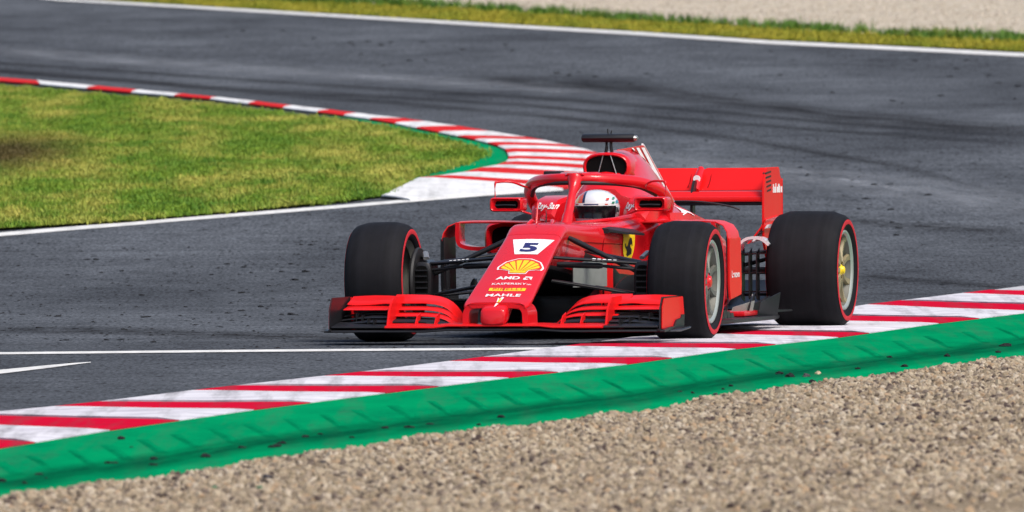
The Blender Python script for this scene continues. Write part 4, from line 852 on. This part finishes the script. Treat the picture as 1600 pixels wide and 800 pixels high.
# ---- wheels
def wheel(x, s, width, steer=0.0, nut='red', outer=1.02):
    wo = empty('wheel', (x, s * (outer - width / 2), .336 if width < .4 else .340), car); wo.rotation_euler = (R(-1.0 * s) if width < .35 else R(-.5 * s), 0, steer)
    h_ = width / 2; rr_ = .338 if width < .4 else .3425
    P = [(.232, -h_ + .035), (.240, -h_ + .018), (.262, -h_ + .006), (.288, -h_ + .004), (.306, -h_ + .012), (.320, -h_ + .028), (.3285, -h_ + .055), (rr_ - .001, -h_ + .09), (rr_, -h_ * .3), (rr_, h_ * .3), (rr_ - .001, h_ - .09), (.3285, h_ - .055), (.320, h_ - .028), (.306, h_ - .012), (.288, h_ - .004), (.262, h_ - .006), (.240, h_ - .018), (.232, h_ - .035)]
    bm = bmesh.new(); lathe(bm, P, 96); part('tyre', bm, M['tyre'], wo, 60)
    for q in (-1, 1):
        bm = bmesh.new(); lathe(bm, [(.268, q * (h_ - .0022)), (.276, q * (h_ - .0012)), (.288, q * (h_ - .0010)), (.295, q * (h_ - .0035))], 96); part('tyre_band', bm, M['band'], wo, 60)
    bm = bmesh.new(); lathe(bm, [(.205, -h_ + .05), (.228, -h_ + .03), (.234, -h_ + .022), (.234, -h_ + .045), (.20, -h_ + .09), (.19, 0), (.20, h_ - .09), (.205, h_ - .06), (.212, h_ - .03)], 72); part('rim_barrel', bm, M['rim'], wo, 50)
    bm = bmesh.new(); lathe(bm, [(.208, h_ - .032), (.216, h_ - .022), (.228, h_ - .018), (.236, h_ - .024), (.236, h_ - .04)], 96); part('rim_lip', bm, M['lip'], wo, 60)
    bm = bmesh.new(); lathe(bm, [(.207, h_ - .075), (.17, h_ - .085), (.10, h_ - .075), (.05, h_ - .06), (.046, h_ - .09)], 64); part('rim_disc', bm, M['rim'] if nut == 'red' else M['rim_tan'], wo, 60)
    for k in range(9):
        a = 2 * math.pi * k / 9; bm = bmesh.new()
        ca, sa = math.cos(a), math.sin(a); rings = []
        for r_, y_, w_ in ((.05, h_ - .045, .018), (.12, h_ - .055, .014), (.19, h_ - .052, .018), (.212, h_ - .04, .024)):
            rings.append([Vector((r_ * ca - t * sa, y_ + dy, r_ * sa + t * ca)) for t, dy in ((-w_, -.008), (w_, -.008), (w_ * .7, .008), (-w_ * .7, .008))])
        loft(bm, rings); part('spoke', bm, M['spoke'] if nut == 'red' else M['rim_tan'], wo)
    kn = 1.0 if nut == 'red' else .7; bm = bmesh.new(); lathe(bm, [(.052 * kn, h_ - .065), (.05 * kn, h_ - .045), (.034 * kn, h_ - .035), (.030 * kn, h_ - .024), (.012, h_ - .02), (.0005, h_ - .02)], 24); part('wheel_nut', bm, red if nut == 'red' else M['yellow'], wo, 40)
    if s < 0: wo.scale = (1, -1, 1)
    return wo
for s in (-1, 1):
    wheel(0.0, s, .335, R(1.2), 'red', 1.022 if s > 0 else 1.05); wheel(-3.62, s, .432, 0, 'yellow', 1.005)
# ---- brake ducts and suspension
for s in (-1, 1):
    bd = empty('brake_duct', (0, 0, 0), car)
    bm = bmesh.new(); loft(bm, [superring(.13, s * .635, .040, .435, .25, 4), superring(.12, s * .635, .052, .45, .235, 4), superring(-.15, s * .66, .055, .46, .22, 4)]); part('duct_shell', bm, carbon, bd)
    bm = bmesh.new(); plate(bm, [(p.y, p.z) for p in superring(0, s * .635, .036, .43, .255, 4)], 'x', .006, .133); part('duct_mouth', bm, void, bd)
    for k in range(5):
        bm = bmesh.new(); box(bm, (.130, s * .635 - .034, .268 + .033 * k), (.146, s * .635 + .034, .276 + .033 * k)); part('duct_louvre', bm, carbon, bd)
    bm = bmesh.new(); lathe(bm, [(.19, -.012), (.195, 0), (.19, .012), (.05, .012), (.05, -.012)], 40)
    for v in bm.verts: v.co += Vector((0, s * .685, .337))
    part('brake_drum', bm, black, bd)
    bm = bmesh.new(); tube(bm, [(.08, s * .62, .47), (.02, s * .64, .50), (-.06, s * .66, .47)], .018, 8, .6); part('duct_winglet', bm, M['grey'], bd)
    def arm(a, b, r0, r1, fl=.45, n='suspension_arm'):
        bm = bmesh.new(); a, b = Vector(a), Vector(b); tube(bm, [a, a.lerp(b, .08), a.lerp(b, .5), a.lerp(b, .92), b], [r0 * .8, r0, (r0 + r1) / 2, r1, r1 * .7], 10, fl); return part(n, bm, carbon, smooth=60)
    arm((.24, s * .15, .475), (.02, s * .64, .435), .022, .026); arm((-.36, s * .20, .50), (-.02, s * .64, .435), .022, .024)
    arm((.16, s * .15, .435), (.10, s * .40, .425), .022, .022, .8, 'steering_arm'); arm((.10, s * .40, .425), (.06, s * .64, .40), .012, .012, .8, 'track_rod')
    arm((-.08, s * .165, .58), (.0, s * .62, .37), .018, .015, .9, 'push_rod')
    arm((.20, s * .13, .345), (.02, s * .64, .255), .024, .022); arm((-.5, s * .20, .30), (-.02, s * .64, .255), .024, .022)
    bm = bmesh.new(); box(bm, (.02, s * .38 - .03, .238), (.03, s * .38 + .03, .244)); part('arm_bracket', bm, carbon)
    # rear
    arm((-3.25, s * .16, .40), (-3.62, s * .60, .46), .024, .022); arm((-3.75, s * .12, .40), (-3.64, s * .60, .46), .024, .022)
    arm((-3.3, s * .18, .20), (-3.6, s * .60, .20), .024, .022); arm((-3.85, s * .10, .20), (-3.66, s * .60, .20), .024, .022)
    arm((-3.62, s * .12, .337), (-3.62, s * .62, .337), .022, .022, 1, 'drive_shaft'); arm((-3.35, s * .16, .30), (-3.5, s * .60, .42), .014, .014, .9, 'pull_rod')
    rd_ = empty('rear_brake_duct', (0, 0, 0), car)
    bm = bmesh.new(); plate(bm, [(-3.40, .12), (-3.38, .50), (-3.5, .56), (-3.78, .54), (-3.8, .14)], 'y', .02, s * .585, .006); part('duct_shell', bm, carbon, rd_)
    for k in range(6):
        bm = bmesh.new(); box(bm, (-3.40, s * (.43 + .0) - .01, .16 + .055 * k), (-3.36, s * .575 + .005, .168 + .055 * k)) if k % 2 else plate(bm, [(-3.34, .18), (-3.34, .44), (-3.42, .47), (-3.42, .16)], 'y', .006, s * (.43 + .022 * k)); part('duct_fin', bm, carbon, rd_)
    bm = bmesh.new(); ribbon(bm, smooth_path([(-3.38, s * .40, .44), (-3.38, s * .43, .50), (-3.38, s * .48, .53), (-3.38, s * .55, .525), (-3.38, s * .60, .49)], 4), .016, (.14, 0, 0)); part('arm_highlight', bm, M['silver'], rd_, 60)  # pale band added for the blown-out highlight on the rear arm
# small aero pieces along the floor edge ahead of the rear wheels
rv_ = random.Random(4)
for s in (-1, 1):
    for k in range(9):
        x0 = -2.2 - .11 * k; y0 = s * (.50 + .03 * (k % 4) + rv_.uniform(0, .12)); hz = rv_.uniform(.08, .17) if k < 6 else rv_.uniform(.04, .07); tw = s * rv_.uniform(-.06, .10)
        bm = bmesh.new(); loft(bm, [[Vector((x0 - .16 * t, y0 + tw * t * t, .094)), Vector((x0 - .16 * t, y0 + tw * t * t + .006, .094)), Vector((x0 - .16 * t - .02, y0 + tw * t + s * .02, .094 + hz * (.6 + .4 * t))), Vector((x0 - .16 * t - .02, y0 + tw * t + s * .02 - .006, .094 + hz * (.6 + .4 * t)))] for t in (0, .5, 1)])
        part('floor_vane', bm, carbon if k % 4 != 1 else M['vane_sheen'])  # grey vanes paint light glints between the black ones
    # print on the upper suspension arm
    for k in range(5):
        a_, b_ = Vector((.24, s * .15, .475)), Vector((.02, s * .64, .435)); p = a_.lerp(b_, .42 + .055 * k); q = a_.lerp(b_, .455 + .055 * k)
        bm = bmesh.new(); loft(bm, [[c_ + Vector((.0245, 0, -.002)), c_ + Vector((.020, 0, .0075)), c_ + Vector((.012, 0, .011)), c_ + Vector((.012, 0, .005))] for c_ in (p, q)]); part('arm_print', bm, M['white'])
# panel seams
def seam(pts, fm, name='panel_seam', wd=.0022, parent=None):
    P = [fm(*p) for p in pts]; bm = bmesh.new(); tube(bm, P, wd, 5); part(name, bm, M['seam'], parent or body)
NBm = bvh_of(nose); BBm = bvh_of(body)
def top_of(x, y):
    p = (NBm.ray_cast(Vector((x, y, 2)), Vector((0, 0, -1)))[0] or BBm.ray_cast(Vector((x, y, 2)), Vector((0, 0, -1)))[0]); return (p or Vector((x, y, .6))) + Vector((0, 0, -.0008))
def side_of(x, z, s):
    p = BBm.ray_cast(Vector((x, s * 1.5, z)), Vector((0, -s, 0)))[0]; return (p or Vector((x, s * .2, z))) - Vector((0, s * .0008, 0))
seam([(-.10 - .05 * abs(t) ** 2 * 4, t * .28) for t in [i / 10 - .5 for i in range(11)]], top_of)
seam([(.02 - .045 * i, .0 + .010 * i) for i in range(10)], top_of); seam([(.02 - .045 * i, -.0 - .010 * i) for i in range(10)], top_of)
for s in (-1, 1):
    seam([(-.15 - .1 * i, .56 - .004 * i, s) for i in range(9)], side_of); seam([(-.62, .45 + .02 * i, s) for i in range(8)], side_of)
# ---- rear wing
rw = empty('rear_wing', (0, 0, 0), car)
bm = bmesh.new(); wing_surface(bm, [(y, -3.88, .745, -4.14, .785) for y in (-.435, -.2, 0, .2, .435)], .03); wing_surface(bm, [(y, -3.885, .752, -3.95, .79) for y in (-.435, -.2, 0, .2, .435)], .012); part('main_plane', bm, red2, rw, 50)
bm = bmesh.new(); wing_surface(bm, [(y, -4.11, .802, -4.24, .925 - (.012 if abs(y) < .02 else 0)) for y in (-.435, -.2, -.03, 0, .03, .2, .435)], .014); part('flap', bm, red2, rw, 50)
bm = bmesh.new(); wing_surface(bm, [(y, -3.90, .720, -4.1, .745) for y in (-.435, 0, .435)], .02); part('wing_underside', bm, carbon, rw)
bm = bmesh.new(); tube(bm, [(-4.05, 0, .80), (-4.12, 0, .87), (-4.2, 0, .925)], [.022, .026, .02], 10, 1); act = part('flap_actuator', bm, red, rw, 60)
bm = bmesh.new(); tube(bm, [(-4.085, 0, .868), (-4.080, 0, .868)], .022, 14); part('actuator_cap', bm, M['white'], act)
bm = bmesh.new(); plate(bm, [(-3.98, .35), (-3.93, .60), (-3.93, .78), (-4.0, .86), (-4.06, .86), (-4.0, .74), (-4.0, .60), (-4.08, .36)], 'y', .016, 0, .004); part('wing_pylon', bm, carbon, rw)
bm = bmesh.new(); tube(bm, smooth_path([(-3.7, -.28, .712), (-3.7, -.14, .735), (-3.7, 0, .742), (-3.7, .14, .735), (-3.7, .28, .712), (-3.7, .34, .692)]), .011, 8, .5); part('winglet', bm, carbon, rw)
for s in (-1, 1):
    bm = bmesh.new(); plate(bm, [(-3.86, .50), (-3.86, .80), (-3.90, .90), (-3.95, .935), (-4.28, .935), (-4.30, .88), (-4.36, .86), (-4.36, .52), (-4.25, .38), (-3.98, .36)], 'y', .014, s * .445, .004); ep = part('endplate', bm, red2, rw)
    for k in range(5):
        bm = bmesh.new(); plate(bm, [(-3.90 - .01 * k, .905 - .026 * k), (-4.05, .915 - .026 * k), (-4.05, .905 - .026 * k), (-3.90 - .01 * k, .895 - .026 * k)], 'y', .018, s * .445); part('endplate_louvre', bm, black, ep)
    bm = bmesh.new(); plate(bm, [(-4.355, .53), (-4.355, .86), (-4.362, .865), (-4.362, .53)], 'y', .02, s * .445); part('gurney_edge', bm, red, ep)
    bm = bmesh.new(); loft(bm, [[Vector((x, s * y, z)) for x, z in ((-3.86, z0), (-4.22, z0 + .02))] + [Vector((x, s * (y - .012), z)) for x, z in ((-4.22, z0 + .02), (-3.86, z0))] for y, z0 in ((.464, .63), (.44, .585), (.40, .535), (.36, .49))]); lp_ = part('endplate_foot', bm, red2, ep)
    for k in range(3):
        bm = bmesh.new(); y_, z_ = .47 - .038 * k, .60 - .038 * k; loft(bm, [[Vector((x, s * y, z)) for y, z in ((y_, z_), (y_ + .018, z_ + .004), (y_ + .004, z_ - .018), (y_ - .014, z_ - .022))] for x in (-3.85, -4.2)]); part('foot_strake', bm, M['white'] if k != 1 else carbon, rw)
    for k in range(0):
        bm = bmesh.new(); plate(bm, [(-3.89 - .0 * k, .47 - .035 * k), (-4.2, .50 - .035 * k), (-4.2, .485 - .035 * k), (-3.89, .455 - .035 * k)], 'y', .02, s * .445); part('endplate_strake', bm, M['white'] if k % 2 == 0 else carbon, ep)

for y in (-.40, -.06, .06, .40):
    bm = bmesh.new(); tube(bm, [(-4.108, y, .818), (-4.16, y, .845), (-4.236, y, .918)], .0022, 5); part('wing_seam', bm, M['seam'], rw)
# ---- print on the bodywork: every mark is laid on the surface it is printed on
dg = bpy.context.evaluated_depsgraph_get()
NB = bvh_of(nose)
def on_nose(y, x, off=.0022):
    p, n_, i, d = NB.ray_cast(Vector((x, y, 2)), Vector((0, 0, -1)))
    if p is None: return Vector((x, y, .3))
    return p + Vector((.38, 0, .92)) * off
SL = .92      # one metre along the slope of the nose covers .92 m of x
def text_mesh(s, size, bold=0.0, shear=0.0, space=1.0):
    cu = bpy.data.curves.new('lettering', 'FONT'); cu.body = s; cu.size = size; cu.offset = bold; cu.shear = shear; cu.align_x = 'CENTER'; cu.align_y = 'CENTER'; cu.space_character = space
    o = bpy.data.objects.new('lettering', cu); me = bpy.data.meshes.new_from_object(o); bpy.data.objects.remove(o); return me
def put(bm_or_me, name, m, parent, fmap, cut=None):
    bm = bmesh.new()
    if isinstance(bm_or_me, bpy.types.Mesh): bm.from_mesh(bm_or_me)
    else: bm.free(); bm = bm_or_me
    if cut:
        for ax in (0, 1):
            xs = [v.co[ax] for v in bm.verts]; y = min(xs) + cut; hi_ = max(xs)
            while y < hi_:
                co = [0, 0, 0]; co[ax] = y; no = [0, 0, 0]; no[ax] = 1
                bmesh.ops.bisect_plane(bm, geom=bm.verts[:] + bm.edges[:] + bm.faces[:], plane_co=co, plane_no=no); y += cut
    bmesh.ops.triangulate(bm, faces=bm.faces[:])
    for v in bm.verts: v.co = fmap(v.co.x, v.co.y, v.co.z)
    return finish(bm, name, m, parent, smooth=None, recalc=False)
def nose_map(y0, x0, sx=1.0, off=.0022): return lambda u, v, w_: on_nose(y0 + u * sx, x0 - v * SL, off)
def poly2(pts):
    bm = bmesh.new(); bm.faces.new([bm.verts.new((a, b, 0)) for a, b in pts]); return bm
def nose_text(s, y0, x0, width, height, m, bold=0.0, shear=0.0, name='lettering', off=.0022, space=1.0):
    me = text_mesh(s, 1.0, bold, shear, space); xs = [v.co.x for v in me.vertices]; ys = [v.co.y for v in me.vertices]
    cx, cy = (max(xs) + min(xs)) / 2, (max(ys) + min(ys)) / 2; kx, ky = width / (max(xs) - min(xs)), height / (max(ys) - min(ys))
    for v in me.vertices: v.co = ((v.co.x - cx) * kx, (v.co.y - cy) * ky, 0)
    return put(me, name, m, nose, nose_map(y0, x0, 1, off))
YC = .018
put(poly2([(-.120, .112), (.120, .112), (.066, -.098), (-.066, -.098)]), 'number_plate', M['white'], nose, nose_map(YC + .004, .272), .02)
nose_text('5', YC + .004, .278, .095, .125, M['navy'], .045, 0, 'number', .004)
def pecten(k, rays=False):
    P = [(-.045, -.105), (-.052, -.062), (-.085, -.05)]
    for i in range(13):
        a = R(188 - i * 16.4); r = 1.0 + (.035 if i % 2 else -.0)
        P.append((.118 * r * math.cos(a), -.03 + .122 * r * max(math.sin(a), -.16)))
    P += [(.085, -.05), (.052, -.062), (.045, -.105)]
    return [(x * k, (y + .01) * k) for x, y in P]
put(poly2(pecten(1.10)), 'shell_emblem_outline', M['white'], nose, nose_map(YC + .012, .522, 1, .0022), .02)
put(poly2(pecten(1.02)), 'shell_emblem_field', M['redprint'], nose, nose_map(YC + .012, .522, 1, .0032), .02)
bm = bmesh.new()
for i in range(8):
    a0, a1 = R(182 - i * 23), R(182 - (i + 1) * 23 + 4.5)
    pts = [(.012 * math.cos((a0 + a1) / 2), -.085)]
    for q in range(5):
        a = a0 + (a1 - a0) * q / 4; rr_ = .105 + .006 * math.sin(math.pi * q / 4); pts.append((rr_ * math.cos(a), -.02 + .105 * max(math.sin(a), -.12)))
    bm.faces.new([bm.verts.new((x, y, 0)) for x, y in pts])
bm.faces.new([bm.verts.new((x, y, 0)) for x, y in [(-.042, -.092), (.042, -.092), (.05, -.055), (-.05, -.055)]])
put(bm, 'shell_emblem', M['yellow'], nose, nose_map(YC + .012, .522, 1, .0042), .02)
nose_text('AMD', YC - .026, .672, .135, .042, M['white'], .035)
put(poly2([(-.026, .022), (.026, .022), (.026, -.022), (.012, -.010), (.012, .008), (-.012, .008)]), 'arrow_emblem', M['white'], nose, nose_map(YC + .088, .672, .85))
put(poly2([(-.026, -.022), (-.026, .0), (-.012, .012), (-.012, -.010), (.010, -.010), (-.002, -.022)]), 'arrow_emblem', M['white'], nose, nose_map(YC + .086, .672, .85))
nose_text('KASPERSKY', YC - .002, .748, .195, .026, M['white'], .004)
nose_text('lab', YC + .112, .750, .024, .018, M['white'], .0)
put(poly2([(-.104, .019), (.104, .019), (.104, -.019), (-.104, -.019)]), 'sponsor_panel', M['yellow'], nose, nose_map(YC + .004, .818))
nose_text('PIRELLI', YC + .004, .818, .165, .022, M['redprint'], .008, off=.004, space=1.1)
nose_text('MAHLE', YC - .002, .892, .198, .038, M['white'], .03, space=1.08)
put(poly2([(-.016, .05), (-.002, .03), (.004, .055), (.018, .052), (.012, .0), (-.002, -.045), (-.010, -.055), (-.008, -.02), (-.012, .02)]), 'nose_emblem', M['white'], nose, lambda u, v, w_: on_nose(u + .012, .990 - v * 1.25, .003))
put(poly2([(-.006, .03), (.008, .03), (.007, -.012), (.0, -.022), (-.006, -.010)]), 'nose_emblem_shield', M['yellow'], nose, lambda u, v, w_: on_nose(u + .014, .985 - v * 1.25, .0045))

cover = [o for o in car.children if o.name == 'engine_cover'][0]
mc_ = bmesh.new(); mc_.from_mesh(cover.data); mc_.from_mesh(fin.data); CB = BVHTree.FromBMesh(mc_); mc_.free()
def on_cover(x, z, s, off=.003):
    p, n_, i_, d = CB.ray_cast(Vector((x, s * 1.2, z)), Vector((0, -s, 0)))
    return (p + Vector((0, s * off, abs(off)))) if p else Vector((x, s * .01, z))
for s in (-1, 1):
    for x0, wd, z1, mm in ((-2.685, .085, .70, 'white'), (-2.545, .075, .72, 'white'), (-2.40, .05, .76, 'white')):
        z0 = 1.062; L_ = z0 - z1; sl_ = 2.28
        put(poly2([(0, 0), (wd, 0), (wd, -L_), (0, -L_)]), 'fin_stripe', M[mm], cover, lambda u, v, w_, s=s, x0=x0: on_cover(x0 + .012 + u + v * sl_, z0 + v, s), .03)
    put(poly2([(-.10, -.01), (-.02, .012), (.04, .035), (.09, .03), (.10, .01), (.05, .005), (.02, -.02), (.05, -.04), (.0, -.035), (-.05, -.02), (-.11, -.035)]), 'leaping_emblem', M['white'], cover, lambda u, v, w_, s=s: on_cover(-1.95 - s * u * 1.6 * s, .715 + v * 1.0, s, .004))
# shield and prancing horse on the cockpit side, letters on head surround, deflector, endplate
MB_ = bvh_of(body)
def on_side(x, z, off=.003, s=1):
    p, n_, i, d = MB_.ray_cast(Vector((x, s * 1.2, z)), Vector((0, -s, 0)))
    return (p + Vector((0, s * off, 0))) if p else Vector((x, s * .3, z))
shield = [(-.5, .5), (0, .53), (.5, .5), (.5, .1), (.42, -.15), (.25, -.4), (0, -.56), (-.25, -.4), (-.42, -.15), (-.5, .1)]
horse = [(-.10, -.40), (.02, -.36), (.0, -.20), (.06, -.10), (.20, -.16), (.22, -.30), (.28, -.28), (.27, -.08), (.14, .02), (.12, .12), (.26, .16), (.28, .06), (.33, .08), (.31, .24), (.12, .24), (.14, .32), (.24, .36), (.22, .42), (.08, .46), (.02, .40), (-.04, .28), (-.10, .14), (-.22, .02), (-.30, .10), (-.34, .22), (-.40, .16), (-.34, .0), (-.22, -.08), (-.16, -.20), (-.22, -.30), (-.16, -.36)]
for s in (-1, 1):
    f = lambda u, v, w_, s=s: on_side(-.96 - s * u * .17, .495 + v * .165 + .012, .004, s)
    put(poly2([(a * s, b) for a, b in shield]), 'shield_emblem', M['yellow'], body, f, .06)
    f2 = lambda u, v, w_, s=s: on_side(-.96 - s * u * .15, .50 + v * .125 + .012, .006, s)
    put(poly2([(a * s, b) for a, b in horse]), 'horse_emblem', M['black'], body, f2)
def flat_text(s, width, height, origin, ux, uy, m, parent, bold=0.0, shear=0.0, name='lettering', space=1.0):
    me = text_mesh(s, 1.0, bold, shear, space); xs = [v.co.x for v in me.vertices]; ys = [v.co.y for v in me.vertices]
    cx, cy = (max(xs) + min(xs)) / 2, (max(ys) + min(ys)) / 2; kx, ky = width / (max(xs) - min(xs)), height / (max(ys) - min(ys))
    o, ux, uy = Vector(origin), Vector(ux).normalized(), Vector(uy).normalized()
    return put(me, name, m, parent, lambda u, v, w_: o + ux * ((u - cx) * kx) + uy * ((v - cy) * ky))
srf = [o for o in car.children if o.name.startswith('head_surround')]
for o, s in zip(srf, (-1, 1)):
    HB = bvh_of(o)
    def on_face(u, v, w_, HB=HB, s=s):
        p, n_, i_, d = HB.ray_cast(Vector((0, s * .255 + u, .742 + v)), Vector((-1, 0, 0)))
        return (p + Vector((.004, 0, .002))) if p else Vector((-1.4, s * .255 + u, .742 + v))
    me = text_mesh('Ray-Ban', 1.0, .02, .35); xs = [v.co.x for v in me.vertices]; k_ = .125 / (max(xs) - min(xs)); c0 = (max(xs) + min(xs)) / 2
    for v in me.vertices: v.co = ((v.co.x - c0) * k_, v.co.y * k_ * 1.3, 0)
    put(me, 'lettering', M['white'], o, on_face)
vn = [o for o in bpy.data.objects if o.name.startswith('deflector_vane')]
for o, s in zip(vn, (-1, 1)):
    flat_text('Lenovo', .20, .04, (-1.325, s * .8445, .355), (-s, 0, 0), (0, 0, 1), M['white'], o, .03)
eps = [o for o in rw.children if o.name.startswith('endplate')]
for o, s in zip(eps, (-1, 1)):
    for k, (w_, h_) in enumerate(((.02, .05), (.03, .035), (.012, .055), (.028, .035), (.03, .05), (.012, .04), (.03, .035))):
        bm = bmesh.new(); plate(bm, [(-4.10 - .036 * k, .785), (-4.10 - .036 * k - w_, .785), (-4.10 - .036 * k - w_, .785 + h_), (-4.10 - .036 * k, .785 + h_)], 'y', .002, s * .4535); part('endplate_print', bm, M['white'], o)
bm = bmesh.new(); bmesh.ops.create_circle(bm, cap_ends=True, segments=18, radius=.020)
put(bm, 'halo_emblem', M['yellow'], halo, lambda u, v, w_: Vector((-.929, u * 1.1 + .0, .908 + v)))
bpy.context.view_layer.update()

# ================================================================ driver
drv_loc = Matrix.Translation(CAR_LOC) @ Matrix.Rotation(CAR_ROT, 4, 'Z')
def skin_body():
    vs_, es_, rs_ = [], [], []
    def add(p, r, par=None):
        vs_.append(p); rs_.append(r)
        if par is not None: es_.append((par, len(vs_) - 1))
        return len(vs_) - 1
    pel = add((-1.62, 0, .24), .14); ab = add((-1.56, 0, .36), .14, pel); ch = add((-1.50, 0, .50), .15, ab); nk = add((-1.44, 0, .60), .075, ch); add((-1.42, 0, .66), .065, nk)
    for s in (-1, 1):
        sh = add((-1.48, s * .17, .535), .07, ch); el = add((-1.22, s * .24, .44), .048, sh); wr = add((-1.04, s * .15, .52), .034, el); pm = add((-.99, s * .135, .545), .036, wr)
        for k, (dy, ln) in enumerate(((.022, .055), (.008, .062), (-.006, .058), (-.02, .046))):
            f1 = add((-.955, s * (.135 + dy * .6), .57 - .012 * k), .010, pm); f2 = add((-.945, s * (.115 + dy * .6), .575 - .012 * k), .009, f1); add((-.965, s * (.105 + dy * .5), .575 - .012 * k), .008, f2)
        t1 = add((-.985, s * .105, .575), .012, pm); add((-.96, s * .095, .59), .010, t1)
        hp_ = add((-1.58, s * .10, .22), .10, pel); kn = add((-1.10, s * .13, .40), .065, hp_); an = add((-.80, s * .08, .42), .042, kn); add((-.74, s * .08, .48), .033, an)
    me = bpy.data.meshes.new('person'); me.from_pydata(vs_, es_, [])
    o = bpy.data.objects.new('person', me); COL.objects.link(o)
    o.modifiers.new('skin', 'SKIN'); sl = me.skin_vertices[0].data
    for d, r in zip(sl, rs_): d.radius = (r, r)
    sl[0].use_root = True
    sb = o.modifiers.new('smooth', 'SUBSURF'); sb.levels = 1; sb.render_levels = 1
    me.materials.append(M['suit']); return o
pe = skin_body(); pe.matrix_world = drv_loc
tag(pe, 'driver in red overalls and white helmet seated in the cockpit', 'person')
hm = empty('helmet', (-1.36, .030, .728), pe)
HEL = [(-.115, .070), (-.10, .095), (-.07, .112), (-.03, .121), (.01, .124), (.045, .116), (.075, .096), (.098, .064), (.108, .030), (.110, .002)]
def hpt(z, r, a, off=0.0):
    # slightly egg-shaped plan with a chin bar to the front
    fx = 1.18 + (.10 if z < -.03 else 0); return Vector(((r + off) * math.cos(a) * (fx if math.cos(a) > 0 else 1.12), (r + off) * math.sin(a) * 1.06, z))
bm = bmesh.new(); loft(bm, [[hpt(z, r, 2 * math.pi * k / 40) for k in range(40)] for z, r in HEL]); 
sh_ = finish(bm, 'helmet_shell', M['helmet'], hm, 60)
bm = bmesh.new(); rings = []
for z, r in ((-.052, .1165), (-.03, .121), (-.01, .1228), (.012, .1238), (.018, .1236)):
    rings.append([hpt(z, r, R(-68 + 136 * k / 24), .003) for k in range(25)])
loft(bm, rings, closed=False); finish(bm, 'visor', M['visor'], hm, 60)
bm = bmesh.new(); rings = [[hpt(z, r, R(-66 + 132 * k / 24), .0045) for k in range(25)] for z, r in ((.018, .1236), (.034, .1195))]
loft(bm, rings, closed=False); finish(bm, 'visor_strip', M['white'], hm, 60)
for a0, a1, mm in ((-48, -36, 'redprint'), (-20, 18, 'navy'), (34, 42, 'redprint')):
    bm = bmesh.new(); loft(bm, [[hpt(z, r, R(a0 + (a1 - a0) * k / 6), .006) for k in range(7)] for z, r in ((.023, .1222), (.029, .1205))], closed=False); finish(bm, 'strip_print', M[mm], hm, 60)
for a0, z0 in ((38, .05), (52, .03), (60, .055)):
    bm = bmesh.new(); loft(bm, [[hpt(z, r, R(a0 + 9 * k / 4 + dz * 3), .002) for k in range(5)] for dz, (z, r) in enumerate(((z0, .117 - (z0 - .05) * .5), (z0 + .012, .112 - (z0 - .05) * .6)))], closed=False); finish(bm, 'shell_print', M['redprint'] if a0 == 38 else M['greenprint'], hm, 60)
bm = bmesh.new()
for s in (-1, 1): tube(bm, [hpt(-.005, .122, R(s * 70), .003), hpt(-.005, .122, R(s * 74), .006)], .016, 12)
finish(bm, 'visor_pivot', M['grey'], hm, 40)
bm = bmesh.new(); tube(bm, [(.10, -.05, -.10), (.135, 0, -.092), (.10, .05, -.10)], .013, 8, .6); finish(bm, 'chin_vent', M['carbon'], hm, 60)
bm = bmesh.new(); tube(bm, smooth_path([(-.02, -.13, -.10), (-.10, -.10, -.115), (-.13, 0, -.12), (-.10, .10, -.115), (-.02, .13, -.10)]), .022, 8, 1); finish(bm, 'neck_collar', M['carbon'], hm, 60)
# steering wheel
bm = bmesh.new(); plate(bm, [(-.14, .47), (.14, .47), (.15, .56), (.10, .60), (-.10, .60), (-.15, .56)], 'x', .03, -.965, .01); part('steering_wheel', bm, carbon)
